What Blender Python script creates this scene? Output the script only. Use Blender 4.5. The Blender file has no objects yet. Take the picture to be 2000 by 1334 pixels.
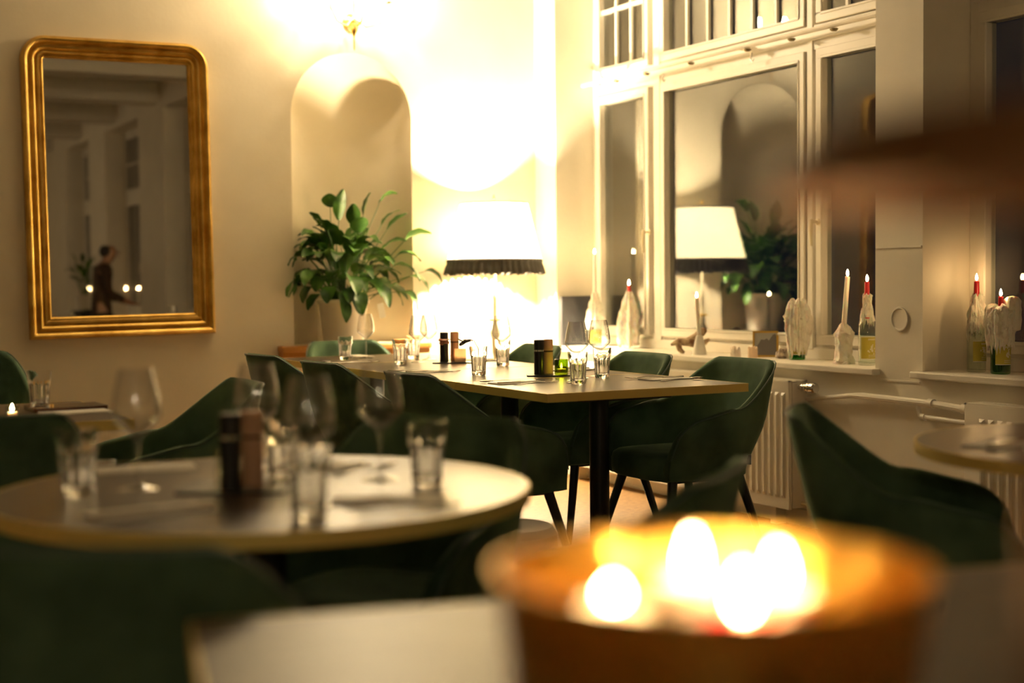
import bpy, bmesh, math, random
from mathutils import Vector, Matrix
random.seed(7)
SC = bpy.context.scene
COL = SC.collection
PI = math.pi
# ------------------------------------------------------------------ camera
F = 2778.0
YAW = math.atan(1500/2778); PIT = math.atan(117/2778); ROL = math.radians(.55)
fw = Vector((math.sin(YAW)*math.cos(PIT), math.cos(YAW)*math.cos(PIT), -math.sin(PIT)))
r0 = Vector((math.cos(YAW), -math.sin(YAW), 0)); u0 = r0.cross(fw)
rt = r0*math.cos(ROL) - u0*math.sin(ROL); up = u0*math.cos(ROL) + r0*math.sin(ROL)
cd = bpy.data.cameras.new('camera'); cam = bpy.data.objects.new('camera', cd); COL.objects.link(cam)
M = Matrix((rt, up, -fw)).transposed().to_4x4(); M.translation = Vector((0, 0, 1.13))
cam.matrix_world = M
cd.sensor_width = 36; cd.lens = 50.0; cd.clip_start = .02; cd.clip_end = 100
cd.dof.use_dof = True; cd.dof.focus_distance = 5.6; cd.dof.aperture_fstop = 1.6
SC.camera = cam
# ------------------------------------------------------------------ world, colour management
w = bpy.data.worlds.new('night'); SC.world = w; w.use_nodes = True
w.node_tree.nodes['Background'].inputs[0].default_value = (.5, .6, 1, 1)
w.node_tree.nodes['Background'].inputs[1].default_value = .004
SC.view_settings.view_transform = 'Standard'; SC.view_settings.look = 'None'
SC.view_settings.gamma = 1; SC.view_settings.use_curve_mapping = False
SC.view_settings.exposure = 0.95
LAMP_S = 4000.0      # floor lamp bulb radiance
SCON_S = 1050.0      # sconce bulbs
FILL_S = 78.0       # added fill bulbs behind the camera
FLAME = 110.0
WARM = (1.0, .80, .51)
# room dimensions
XW = 4.2526; YB = 7.558; CEIL = 3.45; XL = -3.2; YF = -8.5

# ------------------------------------------------------------------ helpers
def mat(name, col=(.5,.5,.5), rough=.5, metal=0, **kw):
    m = bpy.data.materials.new(name); m.use_nodes = True
    nt = m.node_tree; b = nt.nodes['Principled BSDF']
    b.inputs['Base Color'].default_value = (*col, 1); b.inputs['Roughness'].default_value = rough
    b.inputs['Metallic'].default_value = metal
    for k, v in kw.items():
        b.inputs[k.replace('_', ' ')].default_value = v
    return m
def noisy(m, c1, c2, scale=8, detail=4, stretch=(1,1,1), lo=.35, hi=.65, bump=0, bscale=None, coord='Object'):
    nt = m.node_tree; b = nt.nodes['Principled BSDF']
    tc = nt.nodes.new('ShaderNodeTexCoord'); mp = nt.nodes.new('ShaderNodeMapping'); mp.inputs['Scale'].default_value = stretch
    n = nt.nodes.new('ShaderNodeTexNoise'); n.inputs['Scale'].default_value = scale; n.inputs['Detail'].default_value = detail
    r = nt.nodes.new('ShaderNodeValToRGB'); r.color_ramp.elements[0].position = lo; r.color_ramp.elements[1].position = hi
    r.color_ramp.elements[0].color = (*c1, 1); r.color_ramp.elements[1].color = (*c2, 1)
    nt.links.new(tc.outputs[coord], mp.inputs[0]); nt.links.new(mp.outputs[0], n.inputs['Vector'])
    nt.links.new(n.outputs['Fac'], r.inputs[0]); nt.links.new(r.outputs[0], b.inputs['Base Color'])
    if bump:
        n2 = nt.nodes.new('ShaderNodeTexNoise'); n2.inputs['Scale'].default_value = bscale or scale*3; n2.inputs['Detail'].default_value = 5
        nt.links.new(mp.outputs[0], n2.inputs['Vector'])
        bp = nt.nodes.new('ShaderNodeBump'); bp.inputs['Strength'].default_value = bump; bp.inputs['Distance'].default_value = .01
        nt.links.new(n2.outputs['Fac'], bp.inputs['Height']); nt.links.new(bp.outputs[0], b.inputs['Normal'])
    return m
def emit(name, col, s):
    m = bpy.data.materials.new(name); m.use_nodes = True; nt = m.node_tree
    nt.nodes.remove(nt.nodes['Principled BSDF'])
    e = nt.nodes.new('ShaderNodeEmission'); e.inputs[0].default_value = (*col, 1); e.inputs[1].default_value = s
    nt.links.new(e.outputs[0], nt.nodes['Material Output'].inputs[0]); return m
def thin_glass(name, ior=1.5, tint=(1,1,1), rough=.0, power=3.2):
    m = bpy.data.materials.new(name); m.use_nodes = True; nt = m.node_tree
    nt.nodes.remove(nt.nodes['Principled BSDF'])
    t = nt.nodes.new('ShaderNodeBsdfTransparent'); t.inputs[0].default_value = (*tint, 1)
    g = nt.nodes.new('ShaderNodeBsdfGlossy'); g.inputs['Roughness'].default_value = rough
    lw = nt.nodes.new('ShaderNodeLayerWeight'); lw.inputs[0].default_value = .5
    pw = nt.nodes.new('ShaderNodeMath'); pw.operation = 'POWER'; pw.inputs[1].default_value = power
    f = nt.nodes.new('ShaderNodeMath'); f.operation = 'MULTIPLY_ADD'; base = ((ior-1)/(ior+1))**2; f.inputs[1].default_value = .9-base; f.inputs[2].default_value = base
    nt.links.new(lw.outputs['Facing'], pw.inputs[0]); nt.links.new(pw.outputs[0], f.inputs[0])
    x = nt.nodes.new('ShaderNodeMixShader')
    nt.links.new(f.outputs[0], x.inputs[0]); nt.links.new(t.outputs[0], x.inputs[1]); nt.links.new(g.outputs[0], x.inputs[2])
    nt.links.new(x.outputs[0], nt.nodes['Material Output'].inputs[0]); return m
def glass(name, col=(1,1,1), ior=1.45, rough=0):
    m = bpy.data.materials.new(name); m.use_nodes = True; nt = m.node_tree
    nt.nodes.remove(nt.nodes['Principled BSDF'])
    g = nt.nodes.new('ShaderNodeBsdfGlass'); g.inputs['Color'].default_value = (*col, 1)
    g.inputs['IOR'].default_value = ior; g.inputs['Roughness'].default_value = rough
    nt.links.new(g.outputs[0], nt.nodes['Material Output'].inputs[0]); return m
def translucent(name, col, f=.5):
    m = bpy.data.materials.new(name); m.use_nodes = True; nt = m.node_tree
    nt.nodes.remove(nt.nodes['Principled BSDF'])
    d = nt.nodes.new('ShaderNodeBsdfDiffuse'); d.inputs[0].default_value = (*col, 1)
    t = nt.nodes.new('ShaderNodeBsdfTranslucent'); t.inputs[0].default_value = (*col, 1)
    x = nt.nodes.new('ShaderNodeMixShader'); x.inputs[0].default_value = f
    nt.links.new(d.outputs[0], x.inputs[1]); nt.links.new(t.outputs[0], x.inputs[2])
    nt.links.new(x.outputs[0], nt.nodes['Material Output'].inputs[0]); return m

class MB:
    def __init__(s): s.v = []; s.f = []
    def add(s, vs, fs):
        o = len(s.v); s.v += [tuple(v) for v in vs]; s.f += [tuple(i+o for i in f) for f in fs]; return s
    def box(s, a, b, R=None):
        x0,y0,z0 = a; x1,y1,z1 = b
        vs = [(x0,y0,z0),(x1,y0,z0),(x1,y1,z0),(x0,y1,z0),(x0,y0,z1),(x1,y0,z1),(x1,y1,z1),(x0,y1,z1)]
        if R is not None: vs = [R @ Vector(v) for v in vs]
        return s.add(vs, [(3,2,1,0),(4,5,6,7),(0,1,5,4),(1,2,6,5),(2,3,7,6),(3,0,4,7)])
    def prism(s, poly, z0, z1, R=None):
        n = len(poly); vs = [(x,y,z0) for x,y in poly] + [(x,y,z1) for x,y in poly]
        if R is not None: vs = [R @ Vector(v) for v in vs]
        return s.add(vs, [tuple(range(n-1,-1,-1)), tuple(range(n,2*n))] + [(i,(i+1)%n,n+(i+1)%n,n+i) for i in range(n)])
    def rbox(s, a, b, r=.01, n=4, R=None):   # box with rounded vertical corners
        x0,y0,z0 = a; x1,y1,z1 = b; p = []
        for cx,cy,a0 in ((x1-r,y1-r,0),(x0+r,y1-r,90),(x0+r,y0+r,180),(x1-r,y0+r,270)):
            for k in range(n+1):
                t = math.radians(a0+90*k/n); p.append((cx+r*math.cos(t), cy+r*math.sin(t)))
        return s.prism(p, z0, z1, R)
    def lathe(s, prof, n=24, c=(0,0,0), mod=None, R=None):
        vs = []; m = len(prof)
        for i,(r,z) in enumerate(prof):
            for k in range(n):
                t = 2*PI*k/n; rr = r*(mod(i,t) if mod else 1)
                vs.append(Vector((c[0]+rr*math.cos(t), c[1]+rr*math.sin(t), c[2]+z)))
        if R is not None: vs = [R @ v for v in vs]
        fs = [(i*n+k, i*n+(k+1)%n, (i+1)*n+(k+1)%n, (i+1)*n+k) for i in range(m-1) for k in range(n)]
        if prof[0][0] > 1e-5: fs.append(tuple(range(n-1,-1,-1)))
        if prof[-1][0] > 1e-5: fs.append(tuple((m-1)*n+k for k in range(n)))
        return s.add(vs, fs)
    def tube(s, pts, r, n=8, closed=False):
        pts = [Vector(p) for p in pts]; m = len(pts); vs = []
        rr = r if isinstance(r, (list, tuple)) else [r]*m
        ref = None
        for i, p in enumerate(pts):
            a = pts[i-1] if (i or closed) else p; b = pts[(i+1)%m] if (i < m-1 or closed) else p
            t = (b-a).normalized()
            if ref is None: ref = Vector((0,0,1)) if abs(t.z) < .9 else Vector((1,0,0))
            u = t.cross(ref).normalized(); v = u.cross(t).normalized(); ref = v
            for k in range(n):
                q = 2*PI*k/n; vs.append(p + (u*math.cos(q)+v*math.sin(q))*rr[i])
        fs = []
        for i in range(m if closed else m-1):
            j = (i+1)%m
            fs += [(i*n+k, i*n+(k+1)%n, j*n+(k+1)%n, j*n+k) for k in range(n)]
        if not closed: fs += [tuple(range(n-1,-1,-1)), tuple((m-1)*n+k for k in range(n))]
        return s.add(vs, fs)
    def grid(s, rows, closed=False):
        m = len(rows); n = len(rows[0]); vs = [p for r in rows for p in r]
        fs = [(i*n+k, i*n+(k+1)%n, (i+1)*n+(k+1)%n, (i+1)*n+k) for i in range(m-1) for k in range(n if closed else n-1)]
        return s.add(vs, fs)
    def build(s, name, m, parent=None, smooth=True, ang=35, clean=True):
        me = bpy.data.meshes.new(name)
        me.from_pydata(s.v, [], s.f)
        bm = bmesh.new(); bm.from_mesh(me)
        if clean:
            bmesh.ops.remove_doubles(bm, verts=bm.verts, dist=1e-6)
            bmesh.ops.recalc_face_normals(bm, faces=bm.faces)
        bm.to_mesh(me); bm.free()
        if smooth:
            for p in me.polygons: p.use_smooth = True
            me.set_sharp_from_angle(angle=math.radians(ang))
        me.materials.append(m)
        o = bpy.data.objects.new(name, me); COL.objects.link(o)
        if parent is not None: o.parent = parent
        return o
def bevel(o, wd, n=2):
    b = o.modifiers.new('bevel', 'BEVEL'); b.width = wd; b.segments = n; b.limit_method = 'ANGLE'; return o
def tag(o, label, cat, group=None, kind=None):
    o['label'] = label; o['category'] = cat
    if group: o['group'] = group
    if kind: o['kind'] = kind
    return o
def thing(name, label, cat, loc=(0,0,0), rz=0, group=None):
    o = bpy.data.objects.new(name, None); COL.objects.link(o); o.empty_display_size = .1
    o.location = loc; o.rotation_euler = (0,0,rz); return tag(o, label, cat, group)
def struct(o): o['kind'] = 'structure'; return o
def sempty(name, loc=(0,0,0)):
    o = bpy.data.objects.new(name, None); COL.objects.link(o); o.location = loc; o['kind'] = 'structure'; return o
KIDS = {}
def kids(o): return [c for c in bpy.data.objects if c.parent is o]
def dup(root, loc, rz=0, label=None, group=None, s=1):
    r = root.copy(); COL.objects.link(r); r.location = loc; r.rotation_euler = (0,0,rz)
    if s != 1: r.scale = (s,s,s)
    if label: r['label'] = label
    if group: r['group'] = group
    for ch in kids(root):
        c = ch.copy(); COL.objects.link(c); c.parent = r
        for g in kids(ch):
            d = g.copy(); COL.objects.link(d); d.parent = c
    return r
class Maker:           # first call moves the prototype itself, later calls copy it
    def __init__(s, proto): s.p = proto; s.used = False
    def __call__(s, loc, rz=0, label=None, group=None, sc=1):
        if not s.used:
            s.used = True; o = s.p; o.location = loc; o.rotation_euler = (0,0,rz)
            if label: o['label'] = label
            if group: o['group'] = group
            return o
        return dup(s.p, loc, rz, label, group, sc)

# ------------------------------------------------------------------ materials
WALL = mat('wall_plaster', (.78,.72,.60), .75); noisy(WALL, (.71,.62,.45), (.75,.66,.49), 3, 5, bump=.08, bscale=40)
WHITE = mat('white_paint', (.80,.77,.68), .38); noisy(WHITE, (.84,.79,.69), (.88,.83,.73), 6, 3)
WALLW = mat('window_wall_paint', (.82,.77,.66), .6); noisy(WALLW, (.79,.73,.61), (.84,.78,.66), 3, 5, bump=.08, bscale=40)
CEILM = mat('ceiling_paint', (.62,.58,.50), .8)
FLOORM = mat('floor_weave', (.3,.2,.1), .55)
noisy(FLOORM, (.11,.050,.011), (.30,.155,.036), 30, 6, stretch=(1,2.2,1), lo=.3, hi=.7, bump=.25, bscale=90)
VELVET = mat('green_velvet', (.03,.085,.05), .8, Sheen_Weight=.45, Sheen_Roughness=.35, Specular_IOR_Level=.15)
VELVET.node_tree.nodes['Principled BSDF'].inputs['Sheen Tint'].default_value = (.55,.75,.50,1)
noisy(VELVET, (.042,.078,.045), (.132,.220,.132), 5, 3, lo=.3, hi=.7, bump=.15, bscale=14)
PIPING = mat('green_piping', (.05,.11,.075), .5, Sheen_Weight=.5)
BLACKM = mat('black_metal', (.008,.008,.008), .38)
TOPM = mat('table_laminate', (.075,.05,.032), .30)
noisy(TOPM, (.060,.040,.026), (.095,.064,.042), 7, 6, stretch=(1,6,1))
TOPN = mat('matt_laminate', (.12,.085,.06), .42); noisy(TOPN, (.14,.10,.07), (.18,.13,.09), 7, 6, stretch=(1,6,1))  # same laminate, lightened and roughened to mute the wall's reflection
BRASS = mat('brass_edge', (.92,.70,.22), .5, .35)
GOLD = mat('gilt_wood', (.72,.45,.10), .30, .85); noisy(GOLD, (.50,.27,.045), (.86,.58,.16), 9, 6, lo=.3, hi=.7, bump=.1, bscale=60)
GOLDBOWL = mat('beaten_gold', (.80,.52,.14), .28, 1.0); noisy(GOLDBOWL, (.80,.46,.09), (.92,.62,.16), 30, 2, bump=.6, bscale=28)
_nt = GOLDBOWL.node_tree; _b = _nt.nodes['Principled BSDF']
_t = _nt.nodes.new('ShaderNodeBsdfTranslucent'); _t.inputs[0].default_value = (.85,.50,.14,1)
_x = _nt.nodes.new('ShaderNodeMixShader'); _x.inputs[0].default_value = .09
_nt.links.new(_b.outputs[0], _x.inputs[1]); _nt.links.new(_t.outputs[0], _x.inputs[2]); _nt.links.new(_x.outputs[0], _nt.nodes['Material Output'].inputs[0])
MIRR = mat('mirror_silver', (.80,.80,.77), .015, 1.0)
PANE = thin_glass('window_glass', 1.80, (.93,.95,.93))
WINE = thin_glass('wine_glass', 1.95, power=2.0)
TUMB = glass('pressed_glass', (1,1,1), 1.45)
CLEAR = thin_glass('bottle_clear', 1.55, (.93,.96,.92))
GREENG = thin_glass('bottle_green', 1.6, (.22,.55,.20))
WAXW = mat('white_wax', (.80,.74,.62), .45, Subsurface_Weight=.25, Subsurface_Scale=.02); noisy(WAXW, (.60,.52,.42), (.86,.81,.70), 30, 5, lo=.25, hi=.5, bump=.4, bscale=60)
WAXR = mat('red_wax', (.55,.012,.02), .35, Subsurface_Weight=.2, Subsurface_Scale=.01)
WAXC = mat('candle_white', (.84,.79,.68), .4, Subsurface_Weight=.2, Subsurface_Scale=.01)
FLM = emit('flame', (1,.62,.26), FLAME); FLB = emit('bowl_flame', (1,.62,.26), FLAME*1.1)
NAPK = mat('paper_napkin', (.92,.88,.80), .8)
STEEL = mat('cutlery_steel', (.62,.58,.52), .22, 1.0)
CHROME = mat('chrome', (.7,.7,.7), .15, 1.0)
BLACKP = mat('black_lacquer', (.012,.011,.012), .35)
WOODL = mat('light_wood', (.50,.27,.15), .5); noisy(WOODL, (.60,.34,.20), (.72,.44,.28), 12, 4, stretch=(1,1,.2))
WOODO = mat('orange_wood', (.42,.17,.03), .4); noisy(WOODO, (.34,.13,.02), (.50,.22,.045), 6, 5, stretch=(.3,2,2))
LEAF = mat('leaf', (.05,.16,.025), .38); noisy(LEAF, (.022,.075,.010), (.075,.20,.022), 9, 3)
POTM = mat('pot_glaze', (.86,.82,.74), .45)
SOIL = mat('soil', (.03,.02,.012), .9)
DARKF = mat('dark_fabric', (.13,.125,.11), .8)
SHADE = translucent('shade_fabric', (.92,.88,.74), .68)
CREAM = mat('cream_enamel', (.80,.72,.52), .4)
FROST = translucent('frosted_cup', (.85,.72,.58), .6)
GREENC = thin_glass('green_votive', 1.6, (.50,.62,.10), .1)
LABELM = mat('label_yellow', (.50,.42,.05), .6)
LABELW = mat('label_print', (.72,.68,.50), .6)
LABELB = mat('label_border', (.78,.76,.66), .6)

# ------------------------------------------------------------------ room shell
# wall_back with the arched niche (apse)
NX0, NX1, NZ0, NSP = 2.700, 3.430, .785, 2.066
NR = (NX1-NX0)/2; NC = (NX0+NX1)/2; ND = .27
def arch(x): return NSP + math.sqrt(max(0, NR*NR-(x-NC)**2))
b = MB()
b.add([(XL,YB,0),(NX0,YB,0),(NX0,YB,CEIL),(XL,YB,CEIL)], [(0,1,2,3)])
b.add([(NX1,YB,0),(5.0,YB,0),(5.0,YB,CEIL),(NX1,YB,CEIL)], [(0,1,2,3)])
b.add([(NX0,YB,0),(NX1,YB,0),(NX1,YB,NZ0),(NX0,YB,NZ0)], [(0,1,2,3)])
N = 32; xs = [NC - NR*math.cos(PI*k/N) for k in range(N+1)]
for a, c in zip(xs[:-1], xs[1:]):
    b.add([(a,YB,arch(a)),(c,YB,arch(c)),(c,YB,CEIL),(a,YB,CEIL)], [(0,1,2,3)])
rows = []
for j in range(12):
    z = NZ0 + (NSP-NZ0)*j/11
    rows.append([(NC-NR*math.cos(PI*k/N), YB+ND*math.sin(PI*k/N), z) for k in range(N+1)])
for j in range(1, 17):
    el = PI/2*j/16
    rows.append([(NC-NR*math.cos(el)*math.cos(PI*k/N), YB+ND*math.cos(el)*math.sin(PI*k/N), NSP+NR*math.sin(el)) for k in range(N+1)])
# the dome must meet the arch edge: half dome around the vertical plane
rows2 = rows[:12]
for j in range(1, 17):
    ph = PI/2*j/16
    rr = []
    for k in range(N+1):
        a = PI*k/N
        rr.append((NC-NR*math.cos(a)*math.cos(ph), YB+ND*math.sin(a)*math.cos(ph), NSP+NR*math.sin(ph)))
    rows2.append(rr)
struct(b.build('wall_back', WALL, smooth=False, clean=False))
struct(MB().grid(rows2).build('wall_niche', WALL, ang=80))
struct(MB().prism([(NC-NR*math.cos(PI*k/N), YB+ND*math.sin(PI*k/N)) for k in range(N+1)], NZ0-.02, NZ0).build('trim_1', WALL))
wb = sempty('trim_2')
MB().box((2.606,YB-.075,.722),(3.499,YB-.001,.752)).build('shelf_moulding', WOODO, wb)
bevel(MB().box((2.600,YB-.095,.752),(3.505,YB-.001,.785)).build('shelf_board', WOODO, wb), .006)
# window wall
WINS = [(4.607,7.309),(2.73,4.33),(-1.10,.50),(-4.05,-2.25),(-6.70,-5.05)]
WT = 3.15; DEP = .40
b = MB(); prev = YB+.3
for y0, y1 in WINS:
    b.box((XW,y1,0),(XW+DEP,prev,CEIL))
    b.box((XW,y0,0),(XW+DEP,y1,.715)); b.box((XW,y0,WT),(XW+DEP,y1,CEIL)); prev = y0
b.box((XW,YF,0),(XW+DEP,prev,CEIL))
struct(b.build('wall_right', WALLW, smooth=False, clean=False))
struct(MB().box((XL,YF-.1,0),(5,YF,CEIL)).build('wall_front', WALL, smooth=False))
struct(MB().box((XL-.1,YF,0),(XL,YB,CEIL)).build('wall_left', WALL, smooth=False))
struct(MB().box((XL-.1,YF-.1,-.1),(5,YB+.4,0)).build('floor', FLOORM, smooth=False))
struct(MB().box((XL-.1,YF-.1,CEIL),(5,YB+.4,CEIL+.1)).build('ceiling', CEILM, smooth=False))
b = MB(); y = 4.9; 
i = 0
while y > YF:
    struct(MB().box((XL,y-.15,CEIL-.24),(XW,y+.15,CEIL)).build('trim_%d' % (3+i), CEILM, smooth=False)); y -= 2.1; i += 1
struct(MB().box((XW-.018,YF,0),(XW,YB,.075)).build('baseboard_right', WHITE, smooth=False))
struct(MB().box((XL,YB-.018,0),(XW-.02,YB,.075)).build('baseboard_back', WHITE, smooth=False))
struct(MB().box((XW-.004,4.343,.694),(XW,4.572,.702)).build('trim_11', WHITE, smooth=False))
struct(MB().box((XW-.004,4.335,1.255),(XW,4.602,1.262)).build('trim_12', WHITE, smooth=False))

# windows
XF = 4.512
def ring(b, y0, y1, z0, z1, wd, x0, x1):
    b.box((x0,y0,z0),(x1,y1,z0+wd)); b.box((x0,y0,z1-wd),(x1,y1,z1))
    b.box((x0,y0,z0+wd),(x1,y0+wd,z1-wd)); b.box((x0,y1-wd,z0+wd),(x1,y1,z1-wd))
def sash(par, y0, y1, z0, z1, cols, rws, handle=None):
    """one glazed sash: y0..y1 / z0..z1 is the clear glass"""
    b = MB(); wd = .045
    ring(b, y0-wd, y1+wd, z0-wd, z1+wd, wd, XF-.012, XF+.05)
    ring(b, y0-.010, y1+.010, z0-.010, z1+.010, .010, XF-.016, XF-.010)
    s = bevel(b.build('sash', WHITE, par, smooth=False), .003, 1)
    MB().box((XF+.022,y0,z0),(XF+.028,y1,z1)).build('glass_pane', PANE, s, smooth=False)
    b = MB(); n = 0
    for k in range(1, cols): yy = y0+(y1-y0)*k/cols; b.box((XF+.005,yy-.009,z0),(XF+.021,yy+.009,z1)); n += 1
    for k in range(1, rws): zz = z0+(z1-z0)*k/rws; b.box((XF+.004,y0,zz-.011),(XF+.0215,y1,zz+.011)); n += 1
    if n: b.build('glazing_bars', WHITE, s, smooth=False)
    if handle:
        hy, hz = handle; b = MB()
        b.lathe([(.0,0),(.016,0),(.016,.008),(.008,.012),(.008,.045),(0,.046)], 12, R=Matrix.Translation((XF-.012,hy,hz)) @ Matrix.Rotation(-PI/2,4,'Y'))
        b.tube([(XF-.055,hy,hz+.012),(XF-.058,hy,hz-.05),(XF-.055,hy,hz-.115)], [.008,.009,.007], 8)
        b.build('window_handle', CREAM, s)
def window(n, y0, y1, wide):
    w_ = sempty('window_%d' % n, (0,0,0))
    b = MB()
    ring(b, y0, y1, .745, WT, .05, XF+.002, XF+.07)
    b.box((XF+.002,y0+.05,2.215),(XF+.07,y1-.05,2.335)); b.box((XF-.006,y0+.02,2.262),(XF+.002,y1-.02,2.30))
    if wide:
        for a, c in ((6.597,6.662),(5.313,5.355)): b.box((XF-.004,a,.79),(XF+.072,c,WT-.04))
        cols = [(6.748,7.212,3,1),(5.412,6.540,6,0),(4.775,5.238,3,1)]
    else:
        m = (y0+y1)/2; b.box((XF-.004,m-.03,.79),(XF+.072,m+.03,WT-.04))
        cols = [(m+.085,y1-.10,3,1),(y0+.10,m-.085,3,1)]
    b.box((XF+.0,y0+.04,.745),(XF+.06,y1-.04,.80)); b.box((XF+.015,y0+.04,.79),(XF+.06,y1-.04,.830))
    bevel(b.build('window_frame', WHITE, w_, smooth=False), .003, 1)
    for i, (a, c, nc, h) in enumerate(cols):
        hd = None
        if wide and i == 0: hd = (6.690, 1.40)
        if wide and i == 2: hd = (5.262, 1.40)
        if not wide and i == 0: hd = (a-.022, 1.40)
        sash(w_, a, c, .862, 2.172, 1, 1, hd)
        sash(w_, a, c, 2.382, 3.04, nc, 2 if nc == 3 else 1)
    e0, e1 = (y0-.035, y1+.03) if wide else (y0-.10, y1+.03)
    b = MB().box((XW-.045,max(e0,y0-.032),.717),(XW,min(e1,y1-.001 if wide else y1+.035),.745)); b.box((XW,y0,.717),(XF+.01,y1,.745))
    bevel(b.build('window_sill', WHITE, w_, smooth=False), .005, 2)
for i, (a, c) in enumerate(WINS): window(i+1, a, c, i == 0)

# curtain rail with its little clips
t = thing('curtain_rail', 'white curtain rail running across the big window below its upper panes', 'curtain rail', (0,0,0))
b = MB(); b.tube([(4.435,7.30,2.292),(4.435,6.4,2.292),(4.435,5.4,2.292),(4.435,4.625,2.292)], .0115, 10); b.build('rail', WHITE, t)
for yy in (7.2, 5.78, 4.7):
    MB().box((4.43,yy-.012,2.280),(XF-.016,yy+.012,2.302)).build('bracket', WHITE, t, smooth=False)
for yy in (6.93, 6.62, 6.20, 5.72, 5.38, 5.08):
    MB().lathe([(0,-.004),(.012,-.004),(.020,.004),(.020,.008),(0,.008)], 14, c=(4.437,yy,2.268)).build('clip', mat('clip_brown',(.22,.17,.08),.4,.5) if yy == 6.93 else bpy.data.materials['clip_brown'], t)
for yy in (6.47, 5.70):
    MB().tube([(4.45,yy,2.255),(4.44,yy,2.225),(4.452,yy,2.212),(4.46,yy,2.225)], .004, 6).build('hook', CHROME, t)

# ------------------------------------------------------------------ radiators and pipes
def radiator(y0, y1, z0, z1, label):
    t = thing('radiator', label, 'radiator', (0,0,0), 0, 'panel radiators under the windows')
    X0 = 4.135; rows = []
    b = MB(); b.rbox((X0,y0,z0),(X0+.018,y1,z1), .006)
    n = int((y1-y0-.05)/.045)
    for k in range(n):
        yy = y0+.04+k*.045; a, c = z0+.05, z1-.05
        b.add([(X0,yy-.014,a),(X0,yy+.014,a),(X0,yy+.014,c),(X0,yy-.014,c),(X0-.009,yy-.005,a+.012),(X0-.009,yy+.005,a+.012),(X0-.009,yy+.005,c-.012),(X0-.009,yy-.005,c-.012)],
              [(4,5,6,7),(0,1,5,4),(1,2,6,5),(2,3,7,6),(3,0,4,7)])
    b.build('front_panel', WHITE, t, ang=20, clean=False)
    b = MB(); b.box((X0+.019,y0+.03,z0+.02),(XW-.02,y1-.03,z1-.02)); b.build('heating_core', WHITE, t, smooth=False)
    MB().box((X0+.019,y0,z0+.005),(XW-.012,y0+.004,z1-.004)).build('side_panel', WHITE, t, smooth=False)
    MB().box((X0+.019,y1-.004,z0+.005),(XW-.012,y1,z1-.004)).build('side_panel', WHITE, t, smooth=False)
    b = MB(); b.box((X0+.002,y0,z1),(XW-.012,y0+.01,z1+.006)); b.box((X0+.002,y1-.01,z1),(XW-.012,y1,z1+.006))
    b.box((X0+.002,y0,z1),(X0+.014,y1,z1+.006)); b.box((XW-.024,y0,z1),(XW-.012,y1,z1+.006))
    yy = y0+.02
    while yy < y1-.02: b.box((X0+.014,yy,z1),(XW-.024,yy+.010,z1+.005)); yy += .022
    b.build('top_grille', WHITE, t, smooth=False)
    for yy in (y0+.15, y1-.15): MB().box((X0+.03,yy-.02,0),(XW-.03,yy+.02,z0+.03)).build('foot', WHITE, t, smooth=False)
    return t
r1 = radiator(5.035, 7.10, .085, .665, 'long white panel radiator under the big window behind the green chairs')
r2 = radiator(2.60, 3.990, .07, .640, 'white panel radiator at the right edge behind the small round table')
R_ = Matrix.Translation((4.195,5.034,.640)) @ Matrix.Rotation(PI/2,4,'X')
MB().lathe([(0,0),(.012,0),(.012,.02),(.018,.022),(.018,.034),(.011,.036),(.011,.046),(.024,.05),(.026,.06),(.022,.062),(.026,.066),(.026,.078),(.022,.08),(.026,.084),(.025,.105),(.018,.112),(0,.113)], 20, R=R_).build('thermostat_valve', CHROME, r1)
MB().tube([(4.21,5.034,.11),(4.21,5.00,.11),(4.21,4.985,.10),(4.21,4.985,.06)], .010, 8).build('lower_valve', CREAM, r1)
t = thing('heating_pipe', 'white painted heating pipe running along the wall between the two radiators', 'pipe', (0,0,0), 0)
b = MB(); b.tube([(4.235,5.03,.585),(4.225,4.96,.592),(4.222,4.72,.622),(4.222,4.66,.624),(4.222,4.32,.620),(4.222,4.20,.618),(4.20,4.04,.612),(4.195,3.992,.610)], [.010,.010,.011,.015,.015,.015,.014,.013], 10); b.build('supply_pipe', WHITE, t)
MB().tube([(4.222,4.315,.618),(4.222,4.322,.595),(4.222,4.312,.570),(4.222,4.285,.562),(4.222,4.20,.560),(4.22,3.992,.556)], .010, 10).build('return_pipe', WHITE, t)
for yy, zz in ((4.25,.619),(4.05,.613)): MB().tube([(4.222-.018*(yy<4.1),yy-.014,zz),(4.222-.018*(yy<4.1),yy+.014,zz)], .020, 12).build('joint', WHITE, t)
MB().tube([(4.222,4.302,.561),(4.222,4.282,.561)], .014, 12).build('joint', WHITE, t)
t = MB().lathe([(.040,0),(.050,0),(.052,.004),(.050,.007),(.044,.007),(.042,.004),(.036,.003),(0,.003)], 32, R=Matrix.Translation((XW-.0005,4.459,.958)) @ Matrix.Rotation(-PI/2,4,'Y')).build('wall_plate', WHITE)
tag(t, 'round painted-over cover plate on the wall pier between the two windows', 'cover plate')

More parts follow.
